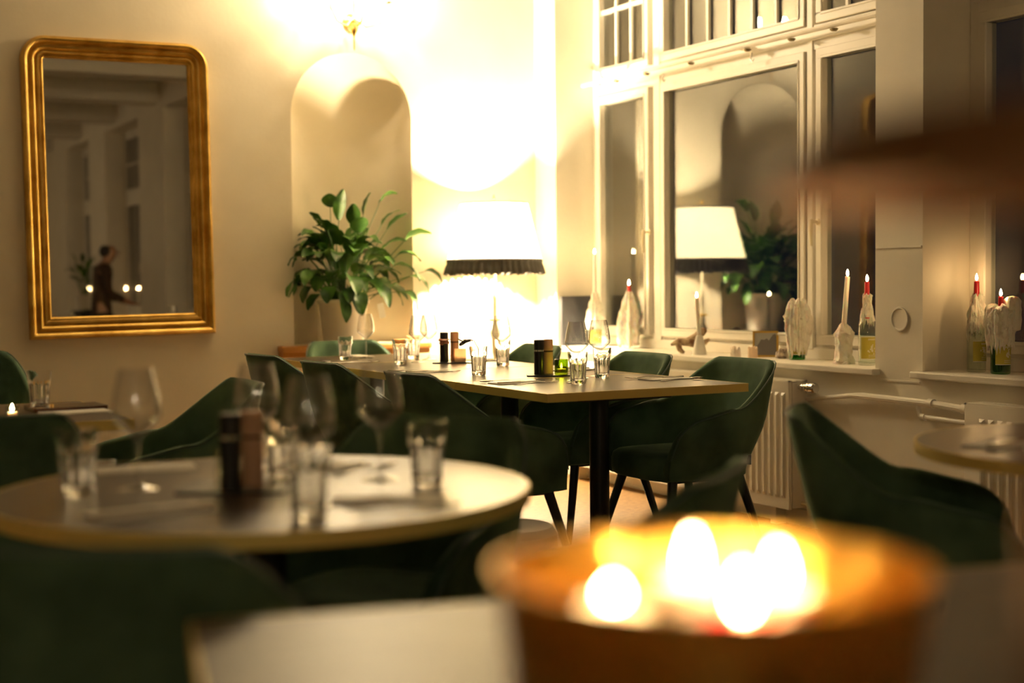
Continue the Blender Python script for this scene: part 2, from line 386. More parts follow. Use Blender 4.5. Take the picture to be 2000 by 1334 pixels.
# ------------------------------------------------------------------ gilt mirror
def ringpath(x0, x1, z0, z1, d, r, n=10):
    pts = []
    rt_ = max(r-d*1.02, .004)
    for cx, cz, a0, rr in ((x1-d-rt_, z1-d-rt_, 0, rt_), (x0+d+rt_, z1-d-rt_, 90, rt_), (x0+d+.002, z0+d+.002, 180, .002), (x1-d-.002, z0+d+.002, 270, .002)):
        for k in range(n+1):
            t_ = math.radians(a0+90*k/n); pts.append((cx+rr*math.cos(t_), cz+rr*math.sin(t_)))
    return pts
MW, MH = .965, 1.545
mr = thing('wall_mirror', 'tall gilt-framed wall mirror with rounded top corners', 'mirror', (1.765,YB,.868))
prof = [(0,0),(0,.030),(.006,.046),(.016,.054),(.028,.050),(.034,.036),(.040,.030),(.046,.034),(.054,.044),(.062,.042),(.068,.030),(.073,.026),(.079,.034),(.087,.034),(.092,.022),(.098,.020),(.104,.026),(.110,.022),(.114,.010)]
rows = [[(x,-h,z) for x,z in ringpath(-MW/2, MW/2, 0, MH, d, .125)] for d,h in prof]
b = MB(); b.grid(rows, closed=True); b.build('frame', GOLD, mr, ang=50)
pp = ringpath(-MW/2, MW/2, 0, MH, .108, .125)
b = MB(); b.add([(x,-.014,z) for x,z in pp]+[(x,-.004,z) for x,z in pp], [tuple(range(len(pp))), tuple(range(2*len(pp)-1,len(pp)-1,-1))]); b.build('mirror_glass', MIRR, mr, smooth=False)
mr.rotation_euler = (0, math.radians(-.7), 0); mr.location = (1.762,YB-.001,.862)

# ------------------------------------------------------------------ chair
def ss(a, b, x): x = min(1, max(0, (x-a)/(b-a))); return x*x*(3-2*x)
def uplan():
    """half outline q 0 (back centre) .. 1 (arm tip) -> list of (x,y,q)"""
    a, bk, tip = .27, .255, .20; pts = []
    for k in range(25):
        th = PI/2*(1-k/24)
        pts.append((a*abs(math.cos(th))**(2/3.4), -bk*abs(math.sin(th))**(2/3.4)))
    for k in range(1, 13): pts.append((a-.018*(k/12)**2, tip*k/12))
    # arc length and resample
    L = [0]
    for p, q in zip(pts[:-1], pts[1:]): L.append(L[-1]+math.hypot(q[0]-p[0], q[1]-p[1]))
    out = []; n = 30
    for k in range(n+1):
        s_ = L[-1]*k/n; i = 0
        while i < len(L)-2 and L[i+1] < s_: i += 1
        f = (s_-L[i])/max(1e-9, L[i+1]-L[i]); p, q = pts[i], pts[i+1]
        out.append((p[0]+(q[0]-p[0])*f, p[1]+(q[1]-p[1])*f, k/n))
    return out
def rimz(q):
    z = .815
    z -= .170*ss(.26, .58, q)
    z -= .030*ss(.58, .86, q)
    if q > .80: u = (q-.80)/.20; z -= .150*(1-math.sqrt(max(0, 1-u*u)))
    return z
def chair_proto():
    t = thing('armchair', 'x', 'chair')
    half = uplan(); full = [(-x,y,q) for x,y,q in reversed(half[1:])] + half
    def surf(x, y, q, v, inset):
        z0 = .395 if inset == 0 else .43
        zr = rimz(q); z = z0+(zr-z0)*v
        hh = max(0, z-.395)
        s_ = .86+.14*ss(0, .22, hh)
        backness = 1-ss(.30, .62, q)
        px, py = x*s_, y*s_ if y < 0 else y
        py -= backness*(.095*max(0, z-.41)/.40-.012)
        # flare of the arms
        if inset:
            nx, ny = -x, -y if y < 0 else 0
            L = math.hypot(nx, ny) or 1
            px += nx/L*inset; py += ny/L*inset
        return (px, py, z)
    rows = []
    zb = .385
    rows.append([(x*.55, y*.55 if y < 0 else y*.9, zb) for x,y,q in full])
    rows.append([(x*.72, y*.72 if y < 0 else y*.97, zb+.001) for x,y,q in full])
    for v in (0,.04,.1,.2,.3,.42,.55,.7,.85,.95): rows.append([surf(x,y,q,v,0) for x,y,q in full])
    th = .034
    rows.append([tuple(Vector(surf(x,y,q,.995,.004))) for x,y,q in full])
    rows.append([tuple(Vector(surf(x,y,q,1.0,.5*th))+Vector((0,0,.006))) for x,y,q in full])
    rows.append([tuple(Vector(surf(x,y,q,.99,th-.004))) for x,y,q in full])
    for v in (.95,.82,.65,.5,.35,.2,.0): rows.append([surf(x,y,q,v,th+.008*(1-v)) for x,y,q in full])
    b = MB(); b.grid(rows)
    n = len(full); m = len(rows)
    b.f.append(tuple(i*n for i in range(m))); b.f.append(tuple(i*n+n-1 for i in reversed(range(m))))
    b.build('shell', VELVET, t, ang=60)
    pts = [Vector(surf(x,y,q,.995,.0))+Vector((0,0,.003)) for x,y,q in full]
    MB().tube(pts, .0032, 6).build('piping', PIPING, t)
    # seat cushion
    def sup(rx, ry, cy, n_=40, e=3.6):
        o = []
        for k in range(n_):
            a = 2*PI*k/n_; c, s_ = math.cos(a), math.sin(a)
            o.append((rx*abs(c)**(2/e)*(1 if c >= 0 else -1), cy+ry*abs(s_)**(2/e)*(1 if s_ >= 0 else -1)))
        return o
    b = MB(); rws = []
    for k_, z in ((.93,.386),(.985,.395),(1.0,.415),(1.0,.445),(.975,.468),(.90,.480),(.6,.486),(.2,.488)):
        rws.append([(x*k_, .012+(y-.012)*k_, z) for x,y in sup(.222,.222,.012)])
    b.grid(rws, closed=True); b.f.append(tuple(range(39,-1,-1))); b.f.append(tuple(7*40+k for k in range(40)))
    b.build('seat', VELVET, t, ang=60)
    for sx in (-1,1):
        for sy in (-1,1):
            MB().tube([(sx*.165,sy*.15,.395),(sx*.20,sy*.185,.25),(sx*.255,sy*.245,0)], [.019,.016,.011], 10).build('leg', BLACKM, t)
    b = MB(); b.box((-.17,-.155,.376),(.17,.155,.3855)); b.build('underframe', BLACKM, t, smooth=False)
    xq, yq, qq = half[12]; pl = Vector(surf(-xq, yq, qq, .16, 0)); nl = Vector((-xq, yq*1.2, 0)).normalized(); tl = Vector((-nl.y, nl.x, 0))
    MB().add([pl+nl*a+tl*b_*.009+Vector((0,0,c*.018)) for c in (-1,1) for a, b_ in ((-.004,-1),(.014,-1),(.014,-.6),(-.004,-.6))], [(3,2,1,0),(4,5,6,7),(0,1,5,4),(1,2,6,5),(2,3,7,6),(3,0,4,7)]).build('side_label', BLACKM, t, smooth=False)
    return t
CH = Maker(chair_proto())
def chair(bx, by, face, label, group):
    """bx,by: top centre of the backrest; face: facing direction in degrees (0 = +X)"""
    a = math.radians(face); cx = bx+.30*math.cos(a); cy = by+.30*math.sin(a)
    CH((cx,cy,0), a-PI/2, label, group)
G1 = 'green armchairs along the long table'; G2 = 'green armchairs around the round tables'; G3 = 'green armchairs by the left wall'
chair(3.455,4.49,180, 'green velvet armchair nearest on the window side, its whole side in view', G1)
chair(3.40,5.10,180, 'green velvet armchair second on the window side, only its back above the tabletop', G1)
chair(3.44,6.08,180, 'green velvet armchair farthest on the window side, in front of the floor lamp', G1)
chair(2.855,7.20,-90, 'green velvet armchair at the far end of the long table, under the niche shelf', G1)
chair(2.02,6.05,4, 'green velvet armchair farthest along the near side of the long table', G1)
chair(2.02,5.33,3, 'green velvet armchair in the middle of the near side of the long table', G1)
chair(2.03,4.50,2, 'green velvet armchair nearest on the near side of the long table', G1)
RC1 = (.85,2.55)
def around(c, ang, dist, label, off=0):
    a = math.radians(ang); chair(c[0]+dist*math.cos(a), c[1]+dist*math.sin(a), ang+180+off, label, G2)
around(RC1, 37, .72, 'blurred green armchair behind the right half of the near round table, facing it')
around(RC1, -50, .85, 'blurred green armchair whose arm shows just left above the gold bowl')
around(RC1, 146, .82, 'dark green armchair tucked under the left side of the near round table')
around(RC1, -122, .95, 'black-looking green armchair in the bottom left corner')
RC2 = (2.77,2.14)
around(RC2, 136, .75, 'blurred green armchair seen from the side at the far right', 0)
around(RC2, 40, .88, 'green armchair at the right picture edge beyond the small round table')
chair(.50,3.60,90, 'dark green armchair at the left edge, seen from behind', G3)
chair(1.41,4.45,178, 'green armchair in side view below the gilt mirror, facing left', G3)
chair(.93,7.22,-90, 'green armchair against the wall at the left picture edge', G3)

# ------------------------------------------------------------------ tables
def long_table(i, y0, y1, label):
    x0, x1 = 2.374, 3.221; cx, cy = (x0+x1)/2, (y0+y1)/2
    t = thing('dining_table', label, 'table', (cx,cy,0), 0, 'tables pushed together into the long table')
    hx, hy = (x1-x0)/2, (y1-y0)/2-.0008
    MB().box((-hx+.004,-hy+.004,.722),(hx-.004,hy-.004,.75)).build('tabletop', TOPM, t, smooth=False)
    b = MB(); ring2 = [(-hx,-hy,hx,-hy+.0038),(-hx,hy-.0038,hx,hy),(-hx,-hy+.0038,-hx+.0038,hy-.0038),(hx-.0038,-hy+.0038,hx,hy-.0038)]
    for a in ring2: b.box((a[0],a[1],.7205),(a[2],a[3],.7502))
    b.build('brass_edge', BRASS, t, smooth=False)
    MB().lathe([(0,.012),(.037,.012),(.037,.70),(0,.70)], 28).build('pedestal', BLACKM, t)
    MB().rbox((-.2,-.2,.700),(.2,.2,.7215), .02).build('mounting_plate', BLACKM, t, smooth=False)
    bevel(MB().rbox((-.22,-.22,0),(.22,.22,.013), .02).build('base', BLACKM, t, smooth=False), .003)
ys = [4.150,4.855,5.560,6.264,6.968]
for i, lb in enumerate(('nearest square table of the long row, its brass corner towards the camera', 'second in the long row, under the flower glass', 'third square table of the long row, brightly lit by the lamp', 'last square table of the long row, below the niche')):
    long_table(i, ys[i], ys[i+1], 'brass-edged dark table, '+lb)
def round_table(c, R, label):
    t = thing('round_table', label, 'table', (c[0],c[1],0), 0, 'round brass-edged tables')
    MB().lathe([(0,.724),(R-.004,.724),(R-.004,.75),(0,.75)], 96).build('tabletop', TOPM, t, ang=30)
    b = MB(); n = 96; rows = []
    for r, z in ((R-.004,.7235),(R,.7235),(R,.7502),(R-.004,.7502)): rows.append([(r*math.cos(2*PI*k/n), r*math.sin(2*PI*k/n), z) for k in range(n)])
    rows.append(rows[0]); b.grid(rows, closed=True); b.build('brass_edge', BRASS, t, ang=30)
    MB().lathe([(0,.012),(.037,.012),(.037,.705),(.12,.712),(.12,.7235),(0,.7235)], 28).build('pedestal', BLACKM, t)
    MB().lathe([(0,0),(.24,0),(.24,.008),(.06,.013),(0,.013)], 40).build('base', BLACKM, t)
    return t
round_table(RC1, .495, 'near round table with a brass edge, set with glasses and a pepper mill')
round_table(RC2, .495, 'round brass-edged table cut off by the right picture edge')
t = thing('side_table', 'rectangular brass-edged table at the left edge in front of the mirror wall', 'table', (.30,4.43,0))
MB().box((-.666,-.366,.722),(.666,.366,.75)).build('tabletop', TOPM, t, smooth=False)
b = MB()
for a in ((-.67,-.37,.67,-.366),(-.67,.366,.67,.37),(-.67,-.366,-.666,.366),(.666,-.366,.67,.366)): b.box((a[0],a[1],.7205),(a[2],a[3],.7502))
b.build('brass_edge', BRASS, t, smooth=False)
MB().lathe([(0,.012),(.037,.012),(.037,.7215),(0,.7215)], 28).build('pedestal', BLACKM, t)
MB().rbox((-.25,-.22,0),(.25,.22,.013), .02).build('base', BLACKM, t, smooth=False)
# the table right in front of the camera
e1 = Vector((.973,-.230,0)).normalized(); e2 = Vector((-e1.y*-1, -e1.x, 0)); e2 = Vector((e1.y, -e1.x, 0))
c0 = Vector((.432,1.572,0)); NW, NDp = 1.35, 1.32
cen = c0+e1*NW/2+e2*NDp/2
t = thing('foreground_table', 'large blurred tabletop in the foreground under the gold bowl', 'table', cen, math.atan2(e1.y, e1.x))
MB().box((-NW/2+.004,-NDp/2+.004,.722),(NW/2-.004,NDp/2-.004,.75)).build('tabletop', TOPN, t, smooth=False)
b = MB()
for a in ((-NW/2,-NDp/2,NW/2,-NDp/2+.004),(-NW/2,NDp/2-.004,NW/2,NDp/2),(-NW/2,-NDp/2+.004,-NW/2+.004,NDp/2-.004),(NW/2-.004,-NDp/2+.004,NW/2,NDp/2-.004)): b.box((a[0],a[1],.7205),(a[2],a[3],.7502))
b.build('brass_edge', BRASS, t, smooth=False)
MB().lathe([(0,.012),(.045,.012),(.045,.7215),(0,.7215)], 28).build('pedestal', BLACKM, t)
MB().rbox((-.3,-.3,0),(.3,.3,.013), .02).build('base', BLACKM, t, smooth=False)
TZ = .7504

# ------------------------------------------------------------------ glassware
def wine_proto():
    t = thing('wine_glass', 'x', 'wine glass')
    o = [(0,0),(.036,0),(.037,.0015),(.030,.004),(.012,.008),(.0045,.014),(.0036,.05),(.0042,.088),(.008,.098),(.023,.112),(.041,.130),(.0445,.137),(.0443,.150),(.0415,.175),(.0365,.200),(.0305,.224)]
    i_ = [(.0297,.224),(.0357,.200),(.0407,.175),(.0434,.150),(.0435,.1385),(.040,.1315),(.022,.1140),(.008,.103),(0,.101)]
    MB().lathe(o+i_, 40).build('bowl_and_stem', WINE, t, ang=50); return t
def tumbler_proto():
    t = thing('tumbler', 'x', 'tumbler')
    def mod(i, th):
        if 2 <= i <= 7: return 1-.085*abs(math.sin(4.5*th))**.8
        return 1
    o = [(0,.002),(.026,0),(.0285,.004),(.0292,.012),(.0298,.03),(.0310,.05),(.0325,.070),(.0338,.078),(.0352,.086),(.0362,.10),(.0372,.118)]
    i_ = [(.0360,.118),(.0345,.10),(.0325,.082),(.0295,.07),(.0270,.05),(.0250,.03),(.0235,.018),(.015,.0145),(0,.014)]
    MB().lathe(o+i_, 54, mod=mod).build('fluted_body', TUMB, t, ang=40); return t
WG = Maker(wine_proto()); TU = Maker(tumbler_proto())
gl = 'wine glasses'; gt = 'fluted water tumblers'
LT = 'on the long table'
WG((2.756,6.655,TZ),0,'wine glass farthest left on the long table, in front of the niche pot','wine glasses on the long table')
WG((2.815,6.15,TZ),0,'wine glass beside the tumbler in front of the niche shelf, second from left','wine glasses on the long table')
WG((2.955,6.33,TZ),0,'faint wine glass between the niche shelf end and the rear pepper mill','wine glasses on the long table')
WG((3.055,5.76,TZ),0,'wine glass in front of the lamp stem, behind a tumbler','wine glasses on the long table')
WG((2.785,4.64,TZ),0,'left one of the two tall wine glasses beside the green tealight','wine glasses on the long table')
WG((2.985,4.80,TZ),0,'right one of the two tall wine glasses beside the green tealight','wine glasses on the long table')
TU((2.618,6.587,TZ),0,'tumbler farthest left on the long table','tumblers on the long table')
TU((2.677,6.052,TZ),0,'tumbler in front of the niche shelf on the long table','tumblers on the long table')
TU((2.93,6.46,TZ),.3,'small tumbler left of the rear pepper mill','tumblers on the long table')
TU((3.012,5.67,TZ),.2,'tumbler standing before the lamp stem','tumblers on the long table')
TU((2.705,4.50,TZ),.1,'front tumbler nearest to the table end, in front of the left wine glass','tumblers on the long table')
TU((2.948,4.72,TZ),.4,'tumbler in front of the right-hand tall wine glass','tumblers on the long table')
vase = TU((2.630,5.16,TZ),.2,'tumbler used as a vase with a dark flower hanging out','tumblers on the long table')
WG((.635,2.643,TZ),0,'blurred wine glass on the left of the near round table','wine glasses on the near round table')
WG((.885,2.70,TZ),0,'blurred wine glass directly right of the pepper mill, at the back','wine glasses on the near round table')
WG((.84,2.285,TZ),0,'blurred wine glass in the middle front of the near round table','wine glasses on the near round table')
WG((1.070,2.52,TZ),0,'blurred wine glass on the right of the near round table','wine glasses on the near round table')
TU((.528,2.645,TZ),0,'blurred tumbler on the far left of the near round table','tumblers on the near round table')
TU((.800,2.180,TZ),0,'blurred tumbler at the front edge of the near round table','tumblers on the near round table')
TU((1.125,2.425,TZ),0,'blurred tumbler on the right of the near round table','tumblers on the near round table')
TU((.905,2.61,TZ),0,'blurred tumbler half hidden behind the pepper mill','tumblers on the near round table')
WG((.42,4.30,TZ),0,'leftmost wine glass on the table at the left edge','wine glasses on the left table')
WG((.62,4.60,TZ),0,'wine glass under the lower left mirror corner','wine glasses on the left table')
TU((.585,4.245,TZ),0,'front tumbler on the table at the left edge','tumblers on the left table')
TU((.80,4.57,TZ),0,'rear tumbler beside the dark menu on the left table','tumblers on the left table')
TU((2.62,2.05,TZ),0,'tumbler at the right picture edge on the round table','tumblers on the right table')

# pepper and wood mills, trays, tealights
def mill_proto():
    t = thing('pepper_mill', 'x', 'pepper mill')
    MB().lathe([(0,0),(.0205,0),(.0205,.092),(0,.092)], 28).build('body', BLACKP, t)
    MB().lathe([(0,.0921),(.0203,.0921),(.0203,.099),(0,.099)], 28).build('metal_ring', CHROME, t)
    MB().lathe([(0,.0992),(.0205,.0992),(.0205,.136),(.018,.139),(0,.140)], 28).build('head', BLACKP, t); return t
def salt_proto():
    t = thing('salt_mill', 'x', 'salt mill')
    MB().lathe([(0,0),(.0205,0),(.0205,.088),(0,.088)], 28).build('body', WOODL, t)
    MB().lathe([(0,.0882),(.0203,.0882),(.0203,.094),(0,.094)], 28).build('ring', mat('dark_ring',(.08,.04,.025),.5), t)
    MB().lathe([(0,.0942),(.0205,.0942),(.0205,.136),(.018,.139),(0,.140)], 28).build('head', WOODL, t); return t
def tray(c, rz, label, L=.22, W=.11):
    t = MB().rbox((-L/2,-W/2,0),(L/2,W/2,.005), .01).build('slate_tray', BLACKP, None, smooth=False)
    t.location = c; t.rotation_euler = (0,0,rz); return tag(bevel(t,.001,1), label, 'tray', 'black trays under the mills')
PM = Maker(mill_proto()); SM = Maker(salt_proto())
vr = math.atan2(-.475,.88)
tray((2.855,4.955,TZ), vr, 'black tray under the mills and green tealight at the near table end', .20, .12)
tray((2.935,6.01,TZ), vr, 'black tray under the rear mills beside the blossom', .20, .12)
tray((.80,2.565,TZ), vr, 'blurred black tray under the pepper mill on the near round table', .20, .17)
TT = TZ+.0052
PM((2.815,4.985,TT),0,'black pepper mill with silver ring next to the green tealight','black pepper mills')
SM((2.865,5.00,TT),0,'light wooden salt mill between black mill and wine glasses','light wooden salt mills')
PM((2.905,6.055,TT),0,'black pepper mill behind the pink blossom, farther along the table','black pepper mills')
SM((2.965,6.065,TT),0,'light wooden salt mill behind the frosted tealight','light wooden salt mills')
PM((.775,2.52,TT),0,'blurred black pepper mill on the near round table','black pepper mills')
SM((.826,2.552,TT),0,'blurred wooden salt mill beside the pepper mill on the near round table','light wooden salt mills')
def flame(parent, h=.030, r=.0055, z=0, x=0, y=0, name='flame', m=None):
    p = [(0,0),(.55,.08),(.95,.25),(1,.38),(.8,.58),(.45,.80),(.15,.95),(0,1)]
    b = MB(); b.lathe([(a*r,c*h) for a,c in p], 10, c=(x,y,z)); return b.build(name, m or FLM, parent)
def tealight(c, m, label, hot=True, s=1):
    t = thing('tealight_holder', label, 'tealight', c, 0, 'tealight glasses')
    r = .027*s; h = .062*s
    MB().lathe([(0,0),(r*.96,0),(r,.004),(r*1.02,h),(r*.93,h),(r*.90,.010),(0,.010)], 28).build('cup', m, t)
    k = MB().lathe([(0,.0105),(r*.70,.0105),(r*.70,.024),(0,.024)], 20).build('tealight_candle', WAXW, t)
    if hot: flame(k, .022, .0045, .026)
    return t
tealight((2.872,4.905,TT), GREENC, 'lit green glass tealight beside the near pepper mill')
tealight((2.955,5.985,TT), FROST, 'lit frosted tealight glass in front of the rear salt mill')
tealight((.795,2.60,TT), CLEAR, 'blurred lit tealight glass on the round table tray')
tealight((.66,4.20,TZ), CLEAR, 'small lit tealight on the table at the left edge', s=.7)
# dark flower in the vase glass, blossom in front of the rear mills
PETD = mat('dark_petal', (.10,.055,.05), .7); PETP = mat('pink_petal', (.50,.22,.14), .6)
def blossom(name, c, m, label, cat, n, r, stem):
    t = thing(name, label, cat, c)
    rnd = random.Random(3)
    b = MB()
    for k in range(n):
        a = 2*PI*k/n+rnd.uniform(-.3,.3); tl = rnd.uniform(-.5,.6); rows = []
        for i in range(6):
            u = i/5; wd = r*.55*math.sin(PI*min(1,u*.9+.1))**.7
            base = Vector((math.cos(a)*math.cos(tl), math.sin(a)*math.cos(tl), math.sin(tl)))*r*u
            side = Vector((-math.sin(a), math.cos(a), 0)); z = Vector((0,0,r*.25*math.sin(u*3+k)))
            rows.append([base+side*wd*q+z*(1-abs(q)*.5) for q in (-1,-.4,.2,.9)])
        b.grid(rows)
    b.build('petals', m, t)
    if stem: MB().tube(stem, .0016, 6).build('stem', LEAF, t)
    return t
blossom('dark_flower', (2.585,5.19,.888), PETD, 'small dark wilted flower leaning left out of the tumbler vase', 'flower', 7, .034, [(.005,0,-.004),(.03,-.02,.004),(.045,-.03,-.03),(.05,-.03,-.10)])
blossom('pink_blossom', (2.87,5.985,.856), PETP, 'dusty pink blossom in front of the rear black pepper mill', 'flower', 9, .036, [(.0,0,-.004),(.004,-.004,-.05),(.01,-.006,-.098)])

# ------------------------------------------------------------------ cutlery and napkins
def spoon_proto():
    t = thing('spoon', 'x', 'spoon')
    b = MB(); rows = []
    for i in range(9):
        u = i/8; yy = .075+.055*u; wd = .018*math.sin(PI*min(1, .08+u*.90))**.6
        rows.append([(q*wd, yy, .006-.004*(1-q*q)*math.sin(PI*u)+.002*abs(q)) for q in (-1,-.6,-.2,.2,.6,1)])
    b.grid(rows); b.build('spoon_bowl', STEEL, t)
    b = MB(); b.grid([[(-w_,y_,z_),(w_,y_,z_)] for w_,y_,z_ in ((.006,-.07,.002),(.006,-.03,.004),(.003,.03,.008),(.003,.076,.0065))]); b.build('handle', STEEL, t)
    for o in kids(t): s_ = o.modifiers.new('s','SOLIDIFY'); s_.thickness = .0016
    return t
def fork_proto():
    t = thing('fork', 'x', 'fork')
    b = MB(); b.grid([[(-w_,y_,z_),(w_,y_,z_)] for w_,y_,z_ in ((.006,-.07,.002),(.006,-.03,.004),(.003,.03,.009),(.010,.07,.006),(.012,.085,.004))]); b.build('handle', STEEL, t)
    b = MB()
    for q in (-1.5,-.5,.5,1.5): b.grid([[(q*.0065-.0016,y_,z_),(q*.0065+.0016,y_,z_)] for y_,z_ in ((.084,.004),(.105,.003),(.125,.007))])
    b.build('tines', STEEL, t)
    for o in kids(t): s_ = o.modifiers.new('s','SOLIDIFY'); s_.thickness = .0016
    return t
def knife_proto():
    t = thing('table_knife', 'x', 'knife')
    MB().rbox((-.006,-.105,.0),(.006,-.005,.005), .003).build('handle', STEEL, t)
    MB().prism([(-.004,-.004),(.006,-.004),(.009,.03),(.008,.085),(-.003,.110),(-.006,.105)], .0015, .0035).build('blade', STEEL, t, smooth=False)
    return t
SP = Maker(spoon_proto()); FO = Maker(fork_proto()); KN = Maker(knife_proto())
def napkin_proto():
    t = thing('napkin', 'x', 'napkin')
    b = MB(); b.rbox((-.10,-.05,0),(.10,.05,.0020), .004); b.rbox((-.098,-.046,.0022),(.100,.050,.0042), .004)
    b.build('folded_paper', NAPK, t, smooth=False); return t
NA = Maker(napkin_proto())
def setting(x, y, rz, where, grp, spoon_off=.0, spoon=True, fork=True, knife=True):
    """napkin with knife on it, spoon and fork beside; local +x of the napkin points along rz"""
    R = Matrix.Rotation(rz, 3, 'Z')
    def P(a, c, z=TZ): v = R @ Vector((a,c,0)); return (x+v.x, y+v.y, z)
    NA(P(0,0), rz, 'folded white paper napkin '+where, 'napkins '+grp)
    if knife: KN(P(.01,-.015,TZ+.0043), rz-PI/2, 'table knife lying on the napkin '+where, 'knives '+grp)
    if fork: FO(P(.0,-.085), rz+PI/2-PI, 'fork beside the napkin '+where, 'forks '+grp)
    if spoon: SP(P(.02+spoon_off,.085), rz+PI/2, 'spoon behind the napkin '+where, 'spoons '+grp)
g = LT
setting(2.535,4.66, .10, 'at the near left seat of the long table', g)
setting(2.525,5.46, .05, 'at the middle left seat of the long table', g)
setting(2.535,6.35, .05, 'at the far left seat of the long table', g)
setting(3.105,4.42+.09, PI+.05, 'at the near window-side seat of the long table', g)
setting(3.095,5.20, PI, 'at the second window-side seat of the long table', g)
setting(3.09,6.08, PI, 'at the third window-side seat of the long table', g)
setting(2.80,6.86, PI/2, 'at the far end seat of the long table', g, fork=False, knife=False)
SP((2.735,4.575,TZ), -.9, 'spoon lying crosswise in front of the near slate tray', 'spoons on the long table')
setting(.72,2.93, -.15, 'at the back of the near round table', 'on the near round table', knife=False, fork=False)
setting(.585,2.36, .15, 'at the front left of the near round table', 'on the near round table', knife=True, fork=False, spoon=False)
setting(1.03,2.72, .5, 'behind the right wine glass of the near round table', 'on the near round table', fork=True, knife=True)
setting(.98,2.27, -.45, 'on the right front of the near round table', 'on the near round table', spoon=False)
setting(.865,4.36, .05, 'on the table at the left edge', 'on the left table', spoon=False, knife=False, fork=False)
FO((.33,4.22,TZ), 2.6, 'fork lying at the left edge of the picture', 'forks on the left table')
t = MB().rbox((-.11,-.075,0),(.11,.075,.012), .006).build('menu_folder', mat('menu_cover', (.10,.035,.015), .2, Coat_Weight=.5), None, smooth=False)
t.location = (.93,4.52,TZ+.0002); t.rotation_euler = (0,0,.05); tag(t, 'dark reddish menu folder lying behind the napkin on the left table', 'menu')
t.location = (.865,4.50,TZ)
setting(2.50,2.30, .3, 'on the round table at the right edge', 'on the right table', spoon=False)

# ------------------------------------------------------------------ gold bowl with candles (foreground)
BC = Vector((.545,.742,TZ))
t = thing('gold_bowl', 'big blurred gold bowl glowing with candles in the foreground', 'bowl', BC)
o = [(0,0),(.112,0),(.117,.004),(.121,.03),(.127,.09),(.132,.14),(.138,.185),(.141,.196)]
i_ = [(.138,.196),(.135,.185),(.129,.14),(.124,.09),(.118,.032),(.112,.012),(0,.010)]
MB().lathe(o+i_, 72).build('hammered_body', GOLDBOWL, t, ang=50)
def pillar(x, y, h, r, m, label, fh=.024):
    c = thing('candle', label, 'candle', (x,y,TZ+.0105), 0, 'candles in the gold bowl')
    MB().lathe([(0,0),(r,0),(r,h),(r*.92,h+.002),(r*.8,h-.004),(0,h-.006)], 24).build('wax_body', m, c)
    MB().tube([(0,0,h-.006),(.001,0,h+.004),(.002,0,h+.010)], .0010, 6).build('wick', SOIL, c)
    flame(c, fh, .0055, h+.004, m=FLB)
def onZ(x, y, Z): d = fw+rt*((x-1000)/F)+up*((667-y)/F); return Vector((0,0,1.13))+d*Z
for px, py, Z, r, m, lb, fh in ((1197,1150,.86,.024,WAXC,'white candle burning on the left in the gold bowl',.012),
        (1352,1105,.95,.024,WAXC,'white candle burning at the back of the gold bowl',.030),
        (1452,1172,.84,.026,WAXR,'red candle burning at the front of the gold bowl',.026),
        (1520,1125,.90,.022,WAXC,'white candle burning right of the red one in the gold bowl',.026)):
    p = onZ(px, py, Z); pillar(p.x, p.y, p.z-TZ-.0105-.012, r, m, lb, fh)

# portable table lamp whose flat brown shade enters the picture at the right
LP = (.505,.440,TZ)
t = thing('portable_table_lamp', 'flat brown lampshade, strongly blurred, entering at the right edge', 'table lamp', LP)
COPP = mat('brown_metal', (.20,.085,.022), .5, .4)
MB().lathe([(0,0),(.050,0),(.050,.010),(.012,.016),(0,.016)], 32).build('base', COPP, t)
MB().lathe([(0,.0155),(.006,.0155),(.006,.440),(0,.440)], 16).build('stem', COPP, t)
MB().lathe([(.118,.412),(.122,.414),(.117,.432),(.095,.447),(.05,.455),(0,.458),(0,.455),(.05,.452),(.094,.444),(.115,.430),(.1195,.415)], 48).build('shade', COPP, t)
MB().lathe([(.1175,.4125),(.1188,.415),(.114,.4295),(.093,.4425),(.05,.4505),(0,.4535),(0,.4525),(.05,.4495),(.092,.4415),(.112,.4285),(.1165,.4125)], 48).build('dark_underside', mat('shadow_black',(.004,.003,.003),.9), t)  # inner skin painted black to hold the underside's shadow

# ------------------------------------------------------------------ floor lamp
LX, LY = 3.805, 7.25
t = thing('floor_lamp', 'floor lamp with glowing cream shade and dark ruched fringe', 'floor lamp', (LX,LY,0))
MB().lathe([(0,0),(.15,0),(.15,.012),(.12,.025),(.05,.040),(0,.040)], 40).build('base', CREAM, t)
MB().lathe([(0,.04),(.020,.04),(.024,.07),(.014,.10),(.014,.45),(.022,.47),(.014,.49),(.012,.70),(.018,.72),(.020,.80),(.030,.83),(.030,.845),(.020,.86),(.013,.90),(.012,1.02),(.016,1.04),(.009,1.06),(.008,1.30),(0,1.30)], 24).build('stem', CREAM, t)
MB().lathe([(.0125,.902),(.034,.905),(.036,.915),(.013,.92)], 24).build('gold_collar', GOLD, t)
sh = MB(); n = 64; rows = []
for k in range(9):
    u = k/8; rows.append([((.270+(.192-.270)*u)*math.cos(2*PI*j/n), (.270+(.192-.270)*u)*math.sin(2*PI*j/n), 1.255+(1.575-1.255)*u) for j in range(n)])
sh.grid(rows, closed=True); sh = sh.build('lamp_shade', SHADE, t)
MB().tube([(.193*math.cos(2*PI*j/48), .193*math.sin(2*PI*j/48), 1.577) for j in range(48)], .004, 8, closed=True).build('top_trim', DARKF, sh)
b = MB(); n = 360; rows = []
